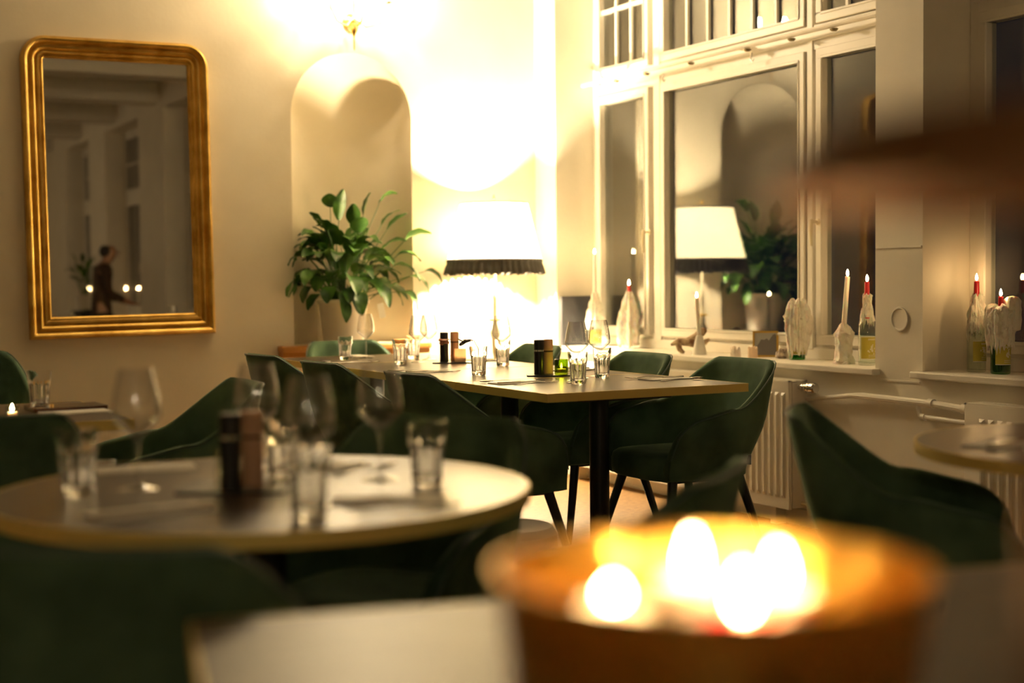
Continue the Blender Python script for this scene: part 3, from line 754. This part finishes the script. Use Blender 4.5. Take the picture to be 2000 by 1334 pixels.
for k, (u, rr) in enumerate(((0,.270),(.12,.277),(.3,.272),(.6,.280),(1,.286))):
    row = []
    for j in range(n):
        th = 2*PI*j/n; amp = (.0015+.008*u); rj = rr+amp*math.sin(th*46+math.sin(th*7)*1.2)
        row.append((rj*math.cos(th), rj*math.sin(th), 1.262-.088*u+(.005*math.sin(th*46+1)+.004*math.sin(th*13))*u))
    rows.append(row)
b.grid(rows, closed=True); fr = b.build('ruched_fringe', DARKF, sh, clean=True); fr.modifiers.new('s','SOLIDIFY').thickness = .002
b = MB()
for k in range(3):
    a = 2*PI*k/3+.4; b.tube([(0,0,1.565),(.192*math.cos(a),.192*math.sin(a),1.575)], .002, 6)
b.tube([(0,0,1.29),(0,0,1.60)], .003, 6); b.build('shade_carrier', CHROME, t)
MB().lathe([(0,1.60),(.006,1.602),(.008,1.612),(.003,1.618),(.005,1.626),(0,1.632)], 12).build('finial', GOLD, t)
BULB = emit('lamp_bulb', WARM, LAMP_S)
MB().lathe([(0,-.035),(.018,-.030),(.031,-.014),(.034,.004),(.026,.024),(.012,.034),(0,.036)], 14, c=(.035,0,1.40)).build('bulb', BULB, t)

# ------------------------------------------------------------------ crystal wall sconce
SX, SZ = 3.06, 2.60
t = thing('wall_sconce', 'crystal wall sconce glowing at the top above the niche', 'wall lamp', (SX,YB,SZ))
R_ = Matrix.Rotation(PI/2,4,'X')
MB().lathe([(0,0),(.045,0),(.05,.008),(.035,.018),(.012,.03),(0,.03)], 24, R=R_).build('backplate', GOLD, t)
MB().lathe([(0,-.165),(.004,-.155),(.003,-.10),(.006,-.085),(.016,-.06),(.021,-.035),(.012,-.012),(.018,.0),(.008,.02),(.008,.14),(.015,.16),(0,.17)], 16, c=(0,-.06,0)).build('centre_drop', GOLD, t)
MB().tube([(0,0,0),(0,-.03,.0),(0,-.06,.01)], .007, 8).build('wall_arm', GOLD, t)
SB = emit('sconce_bulb', WARM, SCON_S); CRY = glass('crystal', (1,1,1), 1.5)
rnd = random.Random(5)
for ax, ay in ((-.17,-.14),(.0,-.20),(.17,-.14)):
    a = MB(); a.tube([(0,-.06,.02),(ax*.35,-.06+(ay+.06)*.4,-.035),(ax*.75,-.06+(ay+.06)*.8,-.02),(ax,ay,.05),(ax,ay,.09)], [.006,.006,.005,.005,.005], 8)
    a = a.build('arm', GOLD, t)
    MB().lathe([(0,.088),(.03,.092),(.042,.105),(.040,.107),(.028,.096),(.012,.10),(.012,.17),(0,.17)], 20, c=(ax,ay,0)).build('candle_cup', CREAM, a)
    MB().lathe([(0,.17),(.010,.172),(.016,.19),(.014,.205),(.005,.228),(0,.232)], 12, c=(ax,ay,0)).build('candle_bulb', SB, a)
    for k in range(5):
        q = 2*PI*k/5; cx, cy = ax+.04*math.cos(q), ay+.04*math.sin(q); L = rnd.uniform(.03,.06)
        b = MB(); b.tube([(cx,cy,.103),(cx,cy,.085)], .0008, 4); b.lathe([(0,0),(.005,-.012),(.008,-L*.5),(0,-L)], 6, c=(cx,cy,.086)); b.build('crystal_drop', CRY, a, smooth=False)
for k in range(9):
    q = 2*PI*k/9; cx, cy = .035*math.cos(q), -.06+.035*math.sin(q); b = MB()
    b.lathe([(0,0),(.004,-.008),(.007,-.022),(0,-.045)], 6, c=(cx,cy,-.01-.01*(k%2))); b.tube([(0,-.06,.0),(cx,cy,-.011-.01*(k%2))], .0008, 4); b.build('crystal_drop', CRY, t, smooth=False)

def inroom(v):          # leaves stay in front of the wall and inside the niche
    x, y = PX+v.x, PY+v.y; d = abs(x-NC)
    ym = YB-.012 if (d > NR-.02 or NZ0+v.z > arch(x)) else YB+ND*math.sqrt(max(0, 1-(d/NR)**2))-.012
    if not CLAMP or y <= ym: return v
    return Vector((v.x, ym-PY-.004*random.random(), v.z))
CLAMP = True
# ------------------------------------------------------------------ peace lily in the niche
PX, PY = 3.02, 7.625
t = thing('potted_plant', 'leafy green peace lily in a pale pot inside the arched niche', 'potted plant', (PX,PY,NZ0))
MB().lathe([(0,0),(.105,0),(.112,.006),(.140,.225),(.149,.235),(.150,.252),(.142,.254),(.138,.235),(.130,.215),(0,.215)], 48).build('pot', POTM, t)
MB().lathe([(0,.2155),(.131,.2155),(.13,.232),(0,.238)], 32).build('soil', SOIL, t)
rnd = random.Random(11)
lf = MB(); stm = MB()
def leaf(base, tip, droop, L, wd, roll=0):
    """petiole from base to tip, then a blade of length L continuing and drooping"""
    base, tip = Vector(base), Vector(tip); h = Vector((tip.x-base.x, tip.y-base.y, 0)); hd = h.normalized() if h.length > 1e-3 else Vector((1,0,0))
    mid = base.lerp(tip,.5)+Vector((0,0,.04))-hd*.02
    P = [base.lerp(mid,u/4)*(1-u/4)+mid.lerp(tip,u/4)*(u/4) for u in range(5)]
    P = [inroom(q) for q in P]
    stm.tube(P, [.0035,.003,.0028,.0025,.002], 6)
    d0 = (tip-P[3]).normalized(); rows = []; p = tip.copy(); d = d0.copy(); nn = 12
    side = hd.cross(Vector((0,0,1))).normalized(); side = (side*math.cos(roll)+Vector((0,0,1))*math.sin(roll)).normalized()
    for i in range(nn+1):
        u = i/nn; wv = wd*math.sin(PI*min(1,(u*.93+.04)))**.75*(1-.25*u)
        nrm = side.cross(d).normalized(); rows.append([inroom(p+side*wv*q+nrm*(abs(q)*wv*.30)+nrm*.002*math.sin(u*18+q*3)) for q in (-1,-.55,0,.55,1)])
        d = (d+Vector((0,0,-droop/nn))).normalized(); p = p+d*L/nn
    lf.grid(rows)
def px2loc(x, y, Y):   # pixel on the vertical plane Y -> plant-local coordinates
    d = fw+rt*((x-1000)/F)+up*((667-y)/F); p = Vector((0,0,1.13))+d*(Y/d.y); return p-Vector((PX,PY,NZ0))
spec = [((645,405),.1,.075,.036,7.58),((690,440),.2,.12,.030,7.50),((662,430),.6,.17,.032,7.56),((700,455),.3,.10,.042,7.48),((740,400),1.6,.13,.026,7.55),
 ((625,440),1.0,.10,.022,7.60),((620,465),1.8,.13,.026,7.56),((755,450),.8,.15,.022,7.50),((790,470),1.2,.16,.026,7.46),((745,440),.9,.15,.020,7.62),
 ((600,500),2.2,.16,.024,7.58),((590,545),2.6,.15,.028,7.55),((640,500),1.4,.16,.038,7.45),((620,530),2.0,.15,.036,7.44),((680,540),2.2,.18,.036,7.38),
 ((720,510),1.6,.17,.034,7.42),((770,520),2.0,.18,.036,7.40),((800,540),2.4,.17,.030,7.44),((830,530),2.2,.14,.022,7.42),((700,570),2.6,.14,.030,7.36),
 ((735,560),2.4,.16,.028,7.36),((790,570),2.8,.14,.026,7.42),((650,560),2.4,.13,.032,7.40),((665,480),1.2,.14,.030,7.50),((690,500),1.5,.15,.030,7.44),
 ((745,490),1.3,.16,.032,7.50),((710,420),.9,.13,.030,7.58),((610,560),2.6,.12,.026,7.48),((640,450),1.3,.12,.028,7.52),((775,500),1.8,.15,.026,7.48)]
for (x, y), dr, L, wd, Y in spec:
    tp = px2loc(x, y, Y); a = rnd.uniform(0, 2*PI); base = Vector((.05*math.cos(a)+tp.x*.15, .05*math.sin(a)+tp.y*.15, .225))
    leaf(base, tp, dr, L*1.05, wd*1.6, rnd.uniform(-.5,.5))
for k in range(84):
    a = rnd.uniform(0, 2*PI); rr = rnd.uniform(.05,.25); hz = rnd.uniform(.33,.58)-.7*max(0,rr-.12)
    tp = Vector((rr*math.cos(a)*1.1, min(rr*math.sin(a), .03+.02*rnd.random()), hz)); leaf((.04*math.cos(a),.04*math.sin(a),.225), tp, rnd.uniform(1.2,2.6), rnd.uniform(.12,.18), rnd.uniform(.036,.056), rnd.uniform(-.5,.5))
lf.build('leaves', LEAF, t, ang=80, clean=False); stm.build('stalks', LEAF, t)
WFL = mat('spathe', (.70,.66,.50), .6); b = MB(); rws = []
for i in range(7):
    u = i/6; wv = .022*math.sin(PI*(u*.9+.05)); rws.append([Vector((q*wv, -.10-.02*u, .33+.11*u-.01*q*q)) for q in (-1,-.4,.4,1)])
b.grid(rws); b.build('white_flower', WFL, t)
t = MB().rbox((-.022,-.001,0),(.022,.001,.085), .0008).build('plant_tag', NAPK, None, smooth=False)
t.location = (3.215,7.442,.902); t.rotation_euler = (0,math.radians(-12),.2); t.parent = bpy.data.objects['potted_plant']; t.location = Vector((3.20,7.47,.93))-Vector((PX,PY,NZ0))

# ------------------------------------------------------------------ things on the window sill
SZL = .7452
def wax_drips(prof, seed, n=72, amp=.16, drip=.02):
    """solidified wax running down: ridged, ragged at both ends"""
    amp *= 1.35; rnd = random.Random(seed); ph = [rnd.uniform(0,6.28) for _ in range(8)]
    P = [];                                   # refine the profile
    for (r0_,z0_), (r1_,z1_) in zip(prof[:-1], prof[1:]):
        for k in range(4): P.append((r0_+(r1_-r0_)*k/4, z0_+(z1_-z0_)*k/4))
    P.append(prof[-1]); m = len(P); b = MB(); rows = []
    ridge = [rnd.gauss(0,1) for _ in range(n)]; dr = [abs(rnd.gauss(0,1)) for _ in range(n)]
    ridge = [(ridge[k-1]+2*ridge[k]+ridge[(k+1)%n])/4 for k in range(n)]
    for i, (r, z) in enumerate(P):
        u = i/(m-1); row = []
        for k in range(n):
            th = 2*PI*k/n
            f = 1+amp*(.55*ridge[k]*(1-.3*u)+.45*math.sin(3*th+ph[0]+z*9)+.25*math.sin(7*th+ph[1]-z*14)+.22*math.sin(z*120+th*3+ph[3])+.18*rnd.gauss(0,1))
            zz = z-(drip*dr[k]*(1-min(1, i/4)))+(.006*math.sin(5*th+z*60+ph[6])+.004*ridge[k])*(0 < i < m-1)
            row.append((r*f*math.cos(th), r*f*math.sin(th), max(zz, .0) if prof[0][1] == 0 else zz))
        rows.append(row)
    b.grid(rows, closed=True); b.f.append(tuple((m-1)*n+k for k in range(n)))
    return b
BOT = [(0,0),(.034,0),(.038,.004),(.0385,.16),(.034,.185),(.024,.215),(.015,.245),(.0125,.27),(.0125,.292),(.016,.294),(.016,.304),(.012,.305)]
BIN = [(.010,.305),(.010,.27),(.0125,.243),(.022,.213),(.032,.183),(.0362,.16),(.0358,.008),(0,.007)]
def bottle(c, rz, glassm, label, wax, seed, hs=1, lab=True, group='wax-covered candle bottles on the sills', zlab=(.045,.125)):
    t = thing('bottle', label, 'bottle', c, rz, group)
    MB().lathe([(r,z*hs) for r,z in BOT+BIN], 36).build('glass_body', glassm, t)
    if lab:
        def band(z0, z1, a0, a1, m, r, name, par):
            b = MB(); rows = []
            for z in (z0, z1): rows.append([(r*math.cos(a0+(a1-a0)*k/20), r*math.sin(a0+(a1-a0)*k/20), z) for k in range(21)])
            b.grid(rows); return b.build(name, m, par, clean=False)
        z0, z1 = zlab; A = PI*.62
        L = band(z0, z1, -A-PI/2+.5, A-PI/2+.5-1.0, LABELM, .0389, 'label', t)
        L2 = band(z0-.003, z0, -A-PI/2+.5, A-PI/2-.5, LABELB, .0389, 'label_edge', L); band(z1, z1+.003, -A-PI/2+.5, A-PI/2-.5, LABELB, .0389, 'label_edge', L)
        b = MB(); rn = random.Random(seed+50)      # pale emblem and lettering strokes
        def patch(u, z, wu, hz):
            a = -PI/2+u; b.add([((.0392)*math.cos(a+da*wu), .0392*math.sin(a+da*wu), z+dz*hz) for da,dz in ((-1,-1),(1,-1),(1,1),(-1,1))], [(0,1,2,3)])
        for k in range(9): patch(-.55+k*.14, z1-.010, .045, .0035)
        for k in range(22): patch(rn.gauss(-.12,.20), z0+.042+rn.gauss(0,.009), .05+.04*rn.random(), .0022+.002*rn.random())
        for r_ in range(2):
            for k in range(8): patch(-.50+k*.14, z0+.008+r_*.007, .045, .0014)
        b.build('label_print', LABELW, L, clean=False)
    if wax:
        W = wax_drips(wax, seed); W.build('wax_drips', WAXW, t)
    return t
def taper(c, h, r, m, label, lean=(0,0), fl=True, group='candles on the window sills'):
    t = thing('taper_candle', label, 'candle', c, 0, group)
    MB().tube([(0,0,0),(lean[0]*.5,lean[1]*.5,h*.5),(lean[0],lean[1],h)], [r,r*.97,r*.9], 16).build('wax_stick', m, t)
    MB().tube([(lean[0],lean[1],h-.002),(lean[0]+.001,lean[1],h+.007)], .0010, 6).build('wick', SOIL, t)
    if fl: flame(t, .030, .0060, h+.003, lean[0], lean[1])
    return t
# left pair at the corner
bottle((4.40,7.12,SZL), 0, CLEAR, 'wax-coated bottle farthest left on the sill, holding a tall white candle', [(.046,.12),(.052,.16),(.048,.20),(.036,.24),(.026,.27),(.020,.30),(.014,.312),(.0115,.314)], 1, zlab=(.02,.10))
taper((4.40,7.12,SZL+.3055), .235, .0105, WAXC, 'tall white taper candle farthest left on the window sill')
bottle((4.43,6.80,SZL), 0, CLEAR, 'heavily wax-coated bottle with a short red candle, second on the left', [(.060,.03),(.062,.08),(.060,.14),(.052,.20),(.040,.25),(.030,.285),(.020,.318),(.0115,.322)], 2, zlab=(.02,.06))
taper((4.43,6.80,SZL+.3055), .050, .0105, WAXR, 'short red candle burning on the second wax-coated bottle from the left')
# white candle in a small cone holder + driftwood
t = MB().lathe([(0,0),(.040,0),(.036,.02),(.026,.06),(.017,.098),(.012,.10),(.011,.085),(0,.085)], 24).build('candle_cone', mat('white_ceramic',(.78,.74,.66),.35)); t.location = (4.315,5.965,SZL)
tag(t, 'white cone-shaped ceramic candle holder in front of the big pane', 'candle holder')
taper((4.315,5.965,SZL+.0855), .205, .0105, WAXC, 'slim white taper candle in the white cone holder', (-.012,.006))
DRW = mat('driftwood', (.30,.17,.08), .7); noisy(DRW, (.16,.08,.035), (.62,.48,.30), 22, 5, bump=.4, bscale=50)
b = MB(); b.tube([(-.09,.05,.045),(-.05,.035,.062),(-.01,.01,.058),(.03,-.01,.088),(.055,-.03,.115),(.07,-.045,.122)], [.006,.020,.024,.020,.024,.010], 10)
b.tube([(-.01,.01,.055),(.02,-.02,.042),(.06,-.05,.058),(.078,-.06,.075)], [.018,.016,.014,.006], 8)
b.tube([(-.055,.035,.055),(-.055,.02,.02),(-.045,.0,.004)], [.018,.014,.010], 8); b.tube([(.02,-.02,.045),(.03,-.03,.02),(.03,-.03,.004)], [.014,.013,.010], 8)
t = b.build('driftwood_figure', DRW); t.location = (4.37,6.12,SZL); tag(t, 'knobbly brown and white driftwood piece beside the white cone holder', 'driftwood')
def votive(c, r, h, m, label, s):
    W = wax_drips([(r*1.02,.0),(r,.006),(r*.97,h*.5),(r*.99,h*.9),(r*.9,h),(r*.78,h*.96),(r*.3,h*.8)], s, 28, .07, 0)
    o = W.build('candle_stub', m); o.location = c; return tag(o, label, 'candle stub')
votive((4.335,5.690,SZL), .026, .046, WAXW, 'short cream candle stub on the sill left of the picture frame', 4)
votive((4.352,5.575,SZL), .024, .050, FROST, 'small pale glass stub touching the left of the picture frame', 6)
ROCK = mat('wax_lump', (.5,.4,.3), .7); noisy(ROCK, (.16,.10,.07), (.66,.56,.44), 35, 4, lo=.3, hi=.55, bump=.5, bscale=60)
t = wax_drips([(.030,.0),(.036,.01),(.034,.028),(.026,.040),(.012,.046)], 9, 28, .22, 0).build('wax_lump', ROCK); t.location = (4.435,5.448,SZL); t.scale = (1,1.05,1)
tag(t, 'lumpy brown-white clump between the picture frame and the green bottle', 'wax clump')
# small picture frame
t = thing('picture_frame', 'small gold picture frame with a grey mountain view on the sill', 'picture frame', (4.440,5.585,SZL), math.radians(-38.5))
Rl = Matrix.Rotation(math.radians(-12),4,'X')
b = MB(); fwd, fhg = .125, .130
for a in ((-fwd/2,0,-fwd/2+.009,fhg),(fwd/2-.009,0,fwd/2,fhg),(-fwd/2+.009,0,fwd/2-.009,.009),(-fwd/2+.009,fhg-.009,fwd/2-.009,fhg)):
    b.box((a[0],-.004,a[1]),(a[2],.006,a[3]), Rl)
b.build('frame', mat('gold_lacquer',(.62,.40,.08),.35,.5), t, smooth=False)
PIC = mat('print_sky', (.42,.43,.42), .3); MB().box((-fwd/2+.008,-.001,.008),(fwd/2-.008,.002,fhg-.008), Rl).build('picture', PIC, t, smooth=False)
pm = mat('print_mountain', (.17,.16,.16), .4)
poly = [(-.054,.009),(.054,.009),(.054,.105),(.047,.116),(.036,.112),(.026,.098),(.016,.082),(.006,.094),(-.006,.086),(-.022,.088),(-.034,.066),(-.046,.052),(-.054,.040)]
MB().add([Rl @ Vector((x,-.0016,z)) for x,z in poly]+[Rl @ Vector((x,-.0011,z)) for x,z in poly], [tuple(range(13)), tuple(range(25,12,-1))]).build('mountain_print', pm, t, smooth=False)
MB().tube([Rl @ Vector((0,.006,.09)), Vector((0,.050,.0))], .003, 6).build('stand', SOIL, t)
# green bottle smothered in wax
bottle((4.415,5.315,SZL), .2, GREENG, 'green bottle smothered in white wax, right of the picture frame', [(.043,.05),(.050,.10),(.056,.15),(.058,.20),(.050,.24),(.040,.27),(.026,.285),(.012,.28)], 12, hs=.88, zlab=(.028,.06))
# wax tower with a tall candle
t = wax_drips([(.050,.0),(.046,.012),(.038,.03),(.036,.07),(.040,.11),(.044,.135),(.034,.15),(.024,.17),(.015,.178),(.010,.176)], 21, 40, .13, 0).build('wax_candle_stump', WAXW); t.location = (4.365,4.928,SZL)
tag(t, 'thick stump of dripped white wax with brown speckles left of the swing-top bottle', 'wax stump')
taper((4.363,4.928,SZL+.1775), .215, .0115, WAXC, 'tall slightly leaning white candle on the wax stump', (.008,-.014))
# swing-top bottle with red candle
t = bottle((4.375,4.792,SZL), 0, CLEAR, 'clear swing-top bottle with yellow label next to the wall pier', [(.030,.205),(.024,.225),(.019,.25),(.017,.27),(.018,.295),(.020,.305),(.0118,.312)], 31, zlab=(.030,.125))
MB().tube([(-.014,-.012,.272),(-.026,-.018,.262),(-.036,-.022,.235),(-.030,-.024,.212),(-.018,-.020,.205)], .0015, 6).build('wire_bail', CHROME, t)
MB().lathe([(0,0),(.010,0),(.010,.004),(0,.004)], 14, c=(-.026,-.030,.208)).build('rubber_seal', WAXR, t)
taper((4.375,4.792,SZL+.3055), .062, .0115, WAXR, 'red candle burning on the clear swing-top bottle')
# second sill
bottle((4.405,4.185,SZL), .3, CLEAR, 'wax-streaked clear bottle with red candle on the right-hand sill', [(.034,.17),(.036,.20),(.034,.23),(.028,.265),(.022,.30),(.016,.312),(.0118,.315)], 41, zlab=(.045,.125))
taper((4.405,4.185,SZL+.3055), .062, .0115, WAXR, 'red candle burning on the wax-streaked bottle of the right-hand sill')
t = bottle((4.385,4.040,SZL), .1, GREENG, 'green bottle with yellow label and shaggy white wax at the right edge', [(.044,.12),(.052,.16),(.056,.20),(.054,.235),(.046,.262),(.030,.272),(.0118,.27)], 43, hs=.87, zlab=(.040,.118))
MB().lathe([(.0,.0),(.030,.01),(.034,.05),(.036,.09),(.030,.125),(.020,.14),(0,.145)], 18, c=(.025,-.035,.165), mod=lambda i, th: 1+.18*math.sin(5*th+i)+.1*math.sin(9*th+2*i)).build('wax_plume', WAXW, t)
taper((4.385,4.040,SZL+.2657), .040, .0105, WAXR, 'short red candle burning inside the shaggy wax of the green bottle')
# dark board against the window reveal
t = bevel(MB().box((4.262,7.268,SZL),(4.500,7.300,1.040)).build('dark_board', mat('anthracite',(.035,.035,.042),.5), smooth=False), .003)
tag(t, 'dark grey board standing in the left corner of the window sill', 'board')

# ------------------------------------------------------------------ pouf
t = MB().lathe([(0,0),(.14,0),(.155,.02),(.162,.18),(.157,.34),(.14,.362),(0,.366)], 48).build('round_pouf', mat('white_cloth',(.72,.70,.70),.8))
t.location = (2.10,3.93,0); tag(t, 'round white pouf on the floor, just peeping out right of the near round table', 'pouf')

# ------------------------------------------------------------------ the room behind the camera (seen in the mirror)
t = dup(bpy.data.objects['round_table'], (3.55,.65,0), 0, 'round table behind the camera, seen only in the mirror')
t2 = dup(bpy.data.objects['round_table'], (3.0,-3.6,0), 0, 'farthest round table behind the camera with candles, seen in the mirror')
for x, y, lb in ((3.72,.78,'left of the two tealights on the round table behind the camera'),(3.62,.66,'right of the two tealights on the round table behind the camera'),(3.2,-3.5,'tealight on the farthest round table behind the camera')):
    tealight((x,y,TZ), CLEAR, 'lit glass tealight, '+lb)
for x, y, lb in ((4.27,-2.45,'middle'),(4.27,-3.10,'rear'),(4.27,-5.25,'farthest')):
    taper((x,y,SZL), .33, .012, WAXC, 'white candle on the %s sill position behind the camera, mirrored' % lb)
# person in a dark brown jacket, head bowed
t = thing('person', 'dark-haired person in a brown jacket standing bowed, reflected in the mirror', 'person', (3.42,-.62,0), math.radians(-90))
t.scale = (.94,.94,.94)
SKIN = mat('skin', (.42,.23,.15), .55, Subsurface_Weight=.1); JACK = mat('jacket_brown', (.055,.030,.016), .8); TROU = mat('trousers_black', (.012,.012,.014), .8); HAIR = mat('hair_black', (.012,.008,.006), .5)
def skin(name, nodes, edges, m, parent, sub=2, root=0):
    me = bpy.data.meshes.new(name); me.from_pydata([n_[:3] for n_ in nodes], edges, []); me.materials.append(m)
    o = bpy.data.objects.new(name, me); COL.objects.link(o); o.parent = parent
    sm = o.modifiers.new('skin','SKIN'); 
    if not me.skin_vertices:
        bm = bmesh.new(); bm.from_mesh(me); bm.verts.layers.skin.verify(); bm.to_mesh(me); bm.free()
    for i, n_ in enumerate(nodes):
        sv = me.skin_vertices[0].data[i]; r = n_[3]; sv.radius = r if isinstance(r, tuple) else (r,r); sv.use_root = (i == root)
    sm.use_smooth_shade = True
    if sub: s_ = o.modifiers.new('sub','SUBSURF'); s_.levels = sub; s_.render_levels = sub
    return o
nodes = [(0,0,.95,(.15,.11)),(0,.0,1.12,(.125,.09)),(0,.02,1.28,(.15,.10)),(0,.03,1.40,(.12,.08)),(0,.055,1.46,(.055,.055)),(0,.09,1.52,(.062,.075)),(0,.115,1.60,(.078,.092)),(0,.105,1.67,(.05,.06))]
edges = [(i,i+1) for i in range(7)]
for sx in (-1,1):
    o_ = len(nodes)
    nodes += [(sx*.17,.02,1.38,.050),(sx*.21,.04,1.12,.040),(sx*.14,.26,1.02,.030),(sx*.12,.31,1.00,(.028,.016)),(sx*.115,.35,.99,(.032,.013))]
    edges += [(3,o_),(o_,o_+1),(o_+1,o_+2),(o_+2,o_+3),(o_+3,o_+4)]
    for k, (dx, L) in enumerate(((-.026,.062),(-.009,.072),(.009,.068),(.026,.052))):
        q = len(nodes); nodes += [(sx*.115+dx,.385,.985,.0085),(sx*.115+dx,.385+L*.5,.968,.0078)]; edges += [(o_+4,q),(q,q+1)]
    q = len(nodes); nodes += [(sx*.115-sx*.042,.335,.985,.010),(sx*.115-sx*.055,.365,.972,.009)]; edges += [(o_+3,q),(q,q+1)]
    q = len(nodes); nodes += [(sx*.095,0,.86,.088),(sx*.10,.01,.50,.056),(sx*.10,-.01,.28,.050),(sx*.10,-.02,.09,.036),(sx*.105,.09,.035,(.042,.03)),(sx*.108,.17,.025,(.036,.02))]
    edges += [(0,q)]+[(q+i,q+i+1) for i in range(5)]
body = skin('body', nodes, edges, SKIN, t)
skin('jacket', [(0,0,.80,(.17,.135)),(0,0,.95,(.165,.13)),(0,0,1.12,(.145,.11)),(0,.02,1.28,(.165,.118)),(0,.03,1.41,(.125,.085)),(-.17,.02,1.385,.062),(-.21,.04,1.12,.052),(-.15,.23,1.03,.042),(.17,.02,1.385,.062),(.21,.04,1.12,.052),(.15,.23,1.03,.042)],
     [(0,1),(1,2),(2,3),(3,4),(4,5),(5,6),(6,7),(4,8),(8,9),(9,10)], JACK, t)
skin('trousers', [(0,0,.95,(.155,.12)),(-.095,0,.84,.10),(-.10,.01,.50,.068),(-.10,-.01,.12,.056),(.095,0,.84,.10),(.10,.01,.50,.068),(.10,-.01,.12,.056)], [(0,1),(1,2),(2,3),(0,4),(4,5),(5,6)], TROU, t)
for sx in (-1,1): skin('shoe', [(sx*.103,-.03,.05,(.045,.045)),(sx*.105,.09,.045,(.05,.042)),(sx*.108,.19,.038,(.042,.033))], [(0,1),(1,2)], TROU, t)
skin('hair', [(0,.045,1.50,(.085,.07)),(0,.05,1.60,(.11,.115)),(0,.075,1.69,(.10,.10)),(0,-.03,1.60,(.075,.075))], [(0,1),(1,2),(1,3)], HAIR, t)
b = MB()
for sx in (-1,1):
    b.lathe([(0,-.010),(.008,-.006),(.010,0),(.008,.006),(0,.010)], 10, c=(sx*.030,.195,1.60))
b.build('eyes', mat('eye_white',(.6,.58,.55),.3), t)
MB().tube([(0,.195,1.605),(0,.215,1.575),(0,.200,1.562)], [.008,.014,.010], 8).build('nose', SKIN, t)
MB().tube([(-.024,.186,1.535),(0,.196,1.537),(.024,.186,1.535)], [.004,.007,.004], 8).build('mouth', mat('lips',(.35,.10,.08),.5), t)
# plant on a dark column behind the camera
t = thing('column_plant', 'small green plant in a pale pot on a dark column, reflected in the mirror', 'potted plant', (3.56,-2.2,0))
t.scale = (.88,.88,.88)
MB().rbox((-.16,-.16,0),(.16,.16,.95), .02).build('column', BLACKP, t, smooth=False)
MB().lathe([(0,.951),(.08,.951),(.11,1.16),(.10,1.16),(.09,1.12),(0,1.12)], 24).build('pot', POTM, t)
CLAMP = False; lf = MB(); stm = MB(); rnd = random.Random(4)
for k in range(26):
    a = rnd.uniform(0,2*PI); rr = rnd.uniform(.05,.2); leaf((.03*math.cos(a),.03*math.sin(a),1.12), (rr*math.cos(a), rr*math.sin(a), rnd.uniform(1.25,1.6)), rnd.uniform(.8,2.2), .14, .035)
lf.build('leaves', LEAF, t, ang=80, clean=False); stm.build('stalks', LEAF, t)

# unseen bulbs on cords, added behind the camera as fill light
GL = emit('fill_glow', WARM, FILL_S)
for k, (x, y) in enumerate(((-1.9,-2.2),(-1.9,-2.9),(-1.9,-3.6),(-1.9,-4.3),(-1.9,-5.0),(-1.9,-5.7),(.9,-4.6),(.9,-6.6))):
    t = thing('fill_bulb', 'added fill bulb on a black cord far behind, '+('nearest the mirror wall','second from the mirror wall','third from the mirror wall','fourth from the mirror wall','fifth from the mirror wall','sixth from the mirror wall','alone in the middle of the hall','alone near the front wall')[k], 'fill lamp', (x,y,2.25), 0, 'added fill bulbs behind the camera')
    MB().tube([(0,0,.075),(0,0,CEIL-2.25)], .003, 6).build('cord', BLACKM, t)
    MB().lathe([(0,.036),(.016,.036),(.016,.08),(0,.08)], 14).build('socket', BRASS, t)
    MB().lathe([(.04*math.sin(PI*j/10), -.04*math.cos(PI*j/10)) for j in range(11)], 16).build('bulb', GL, t)
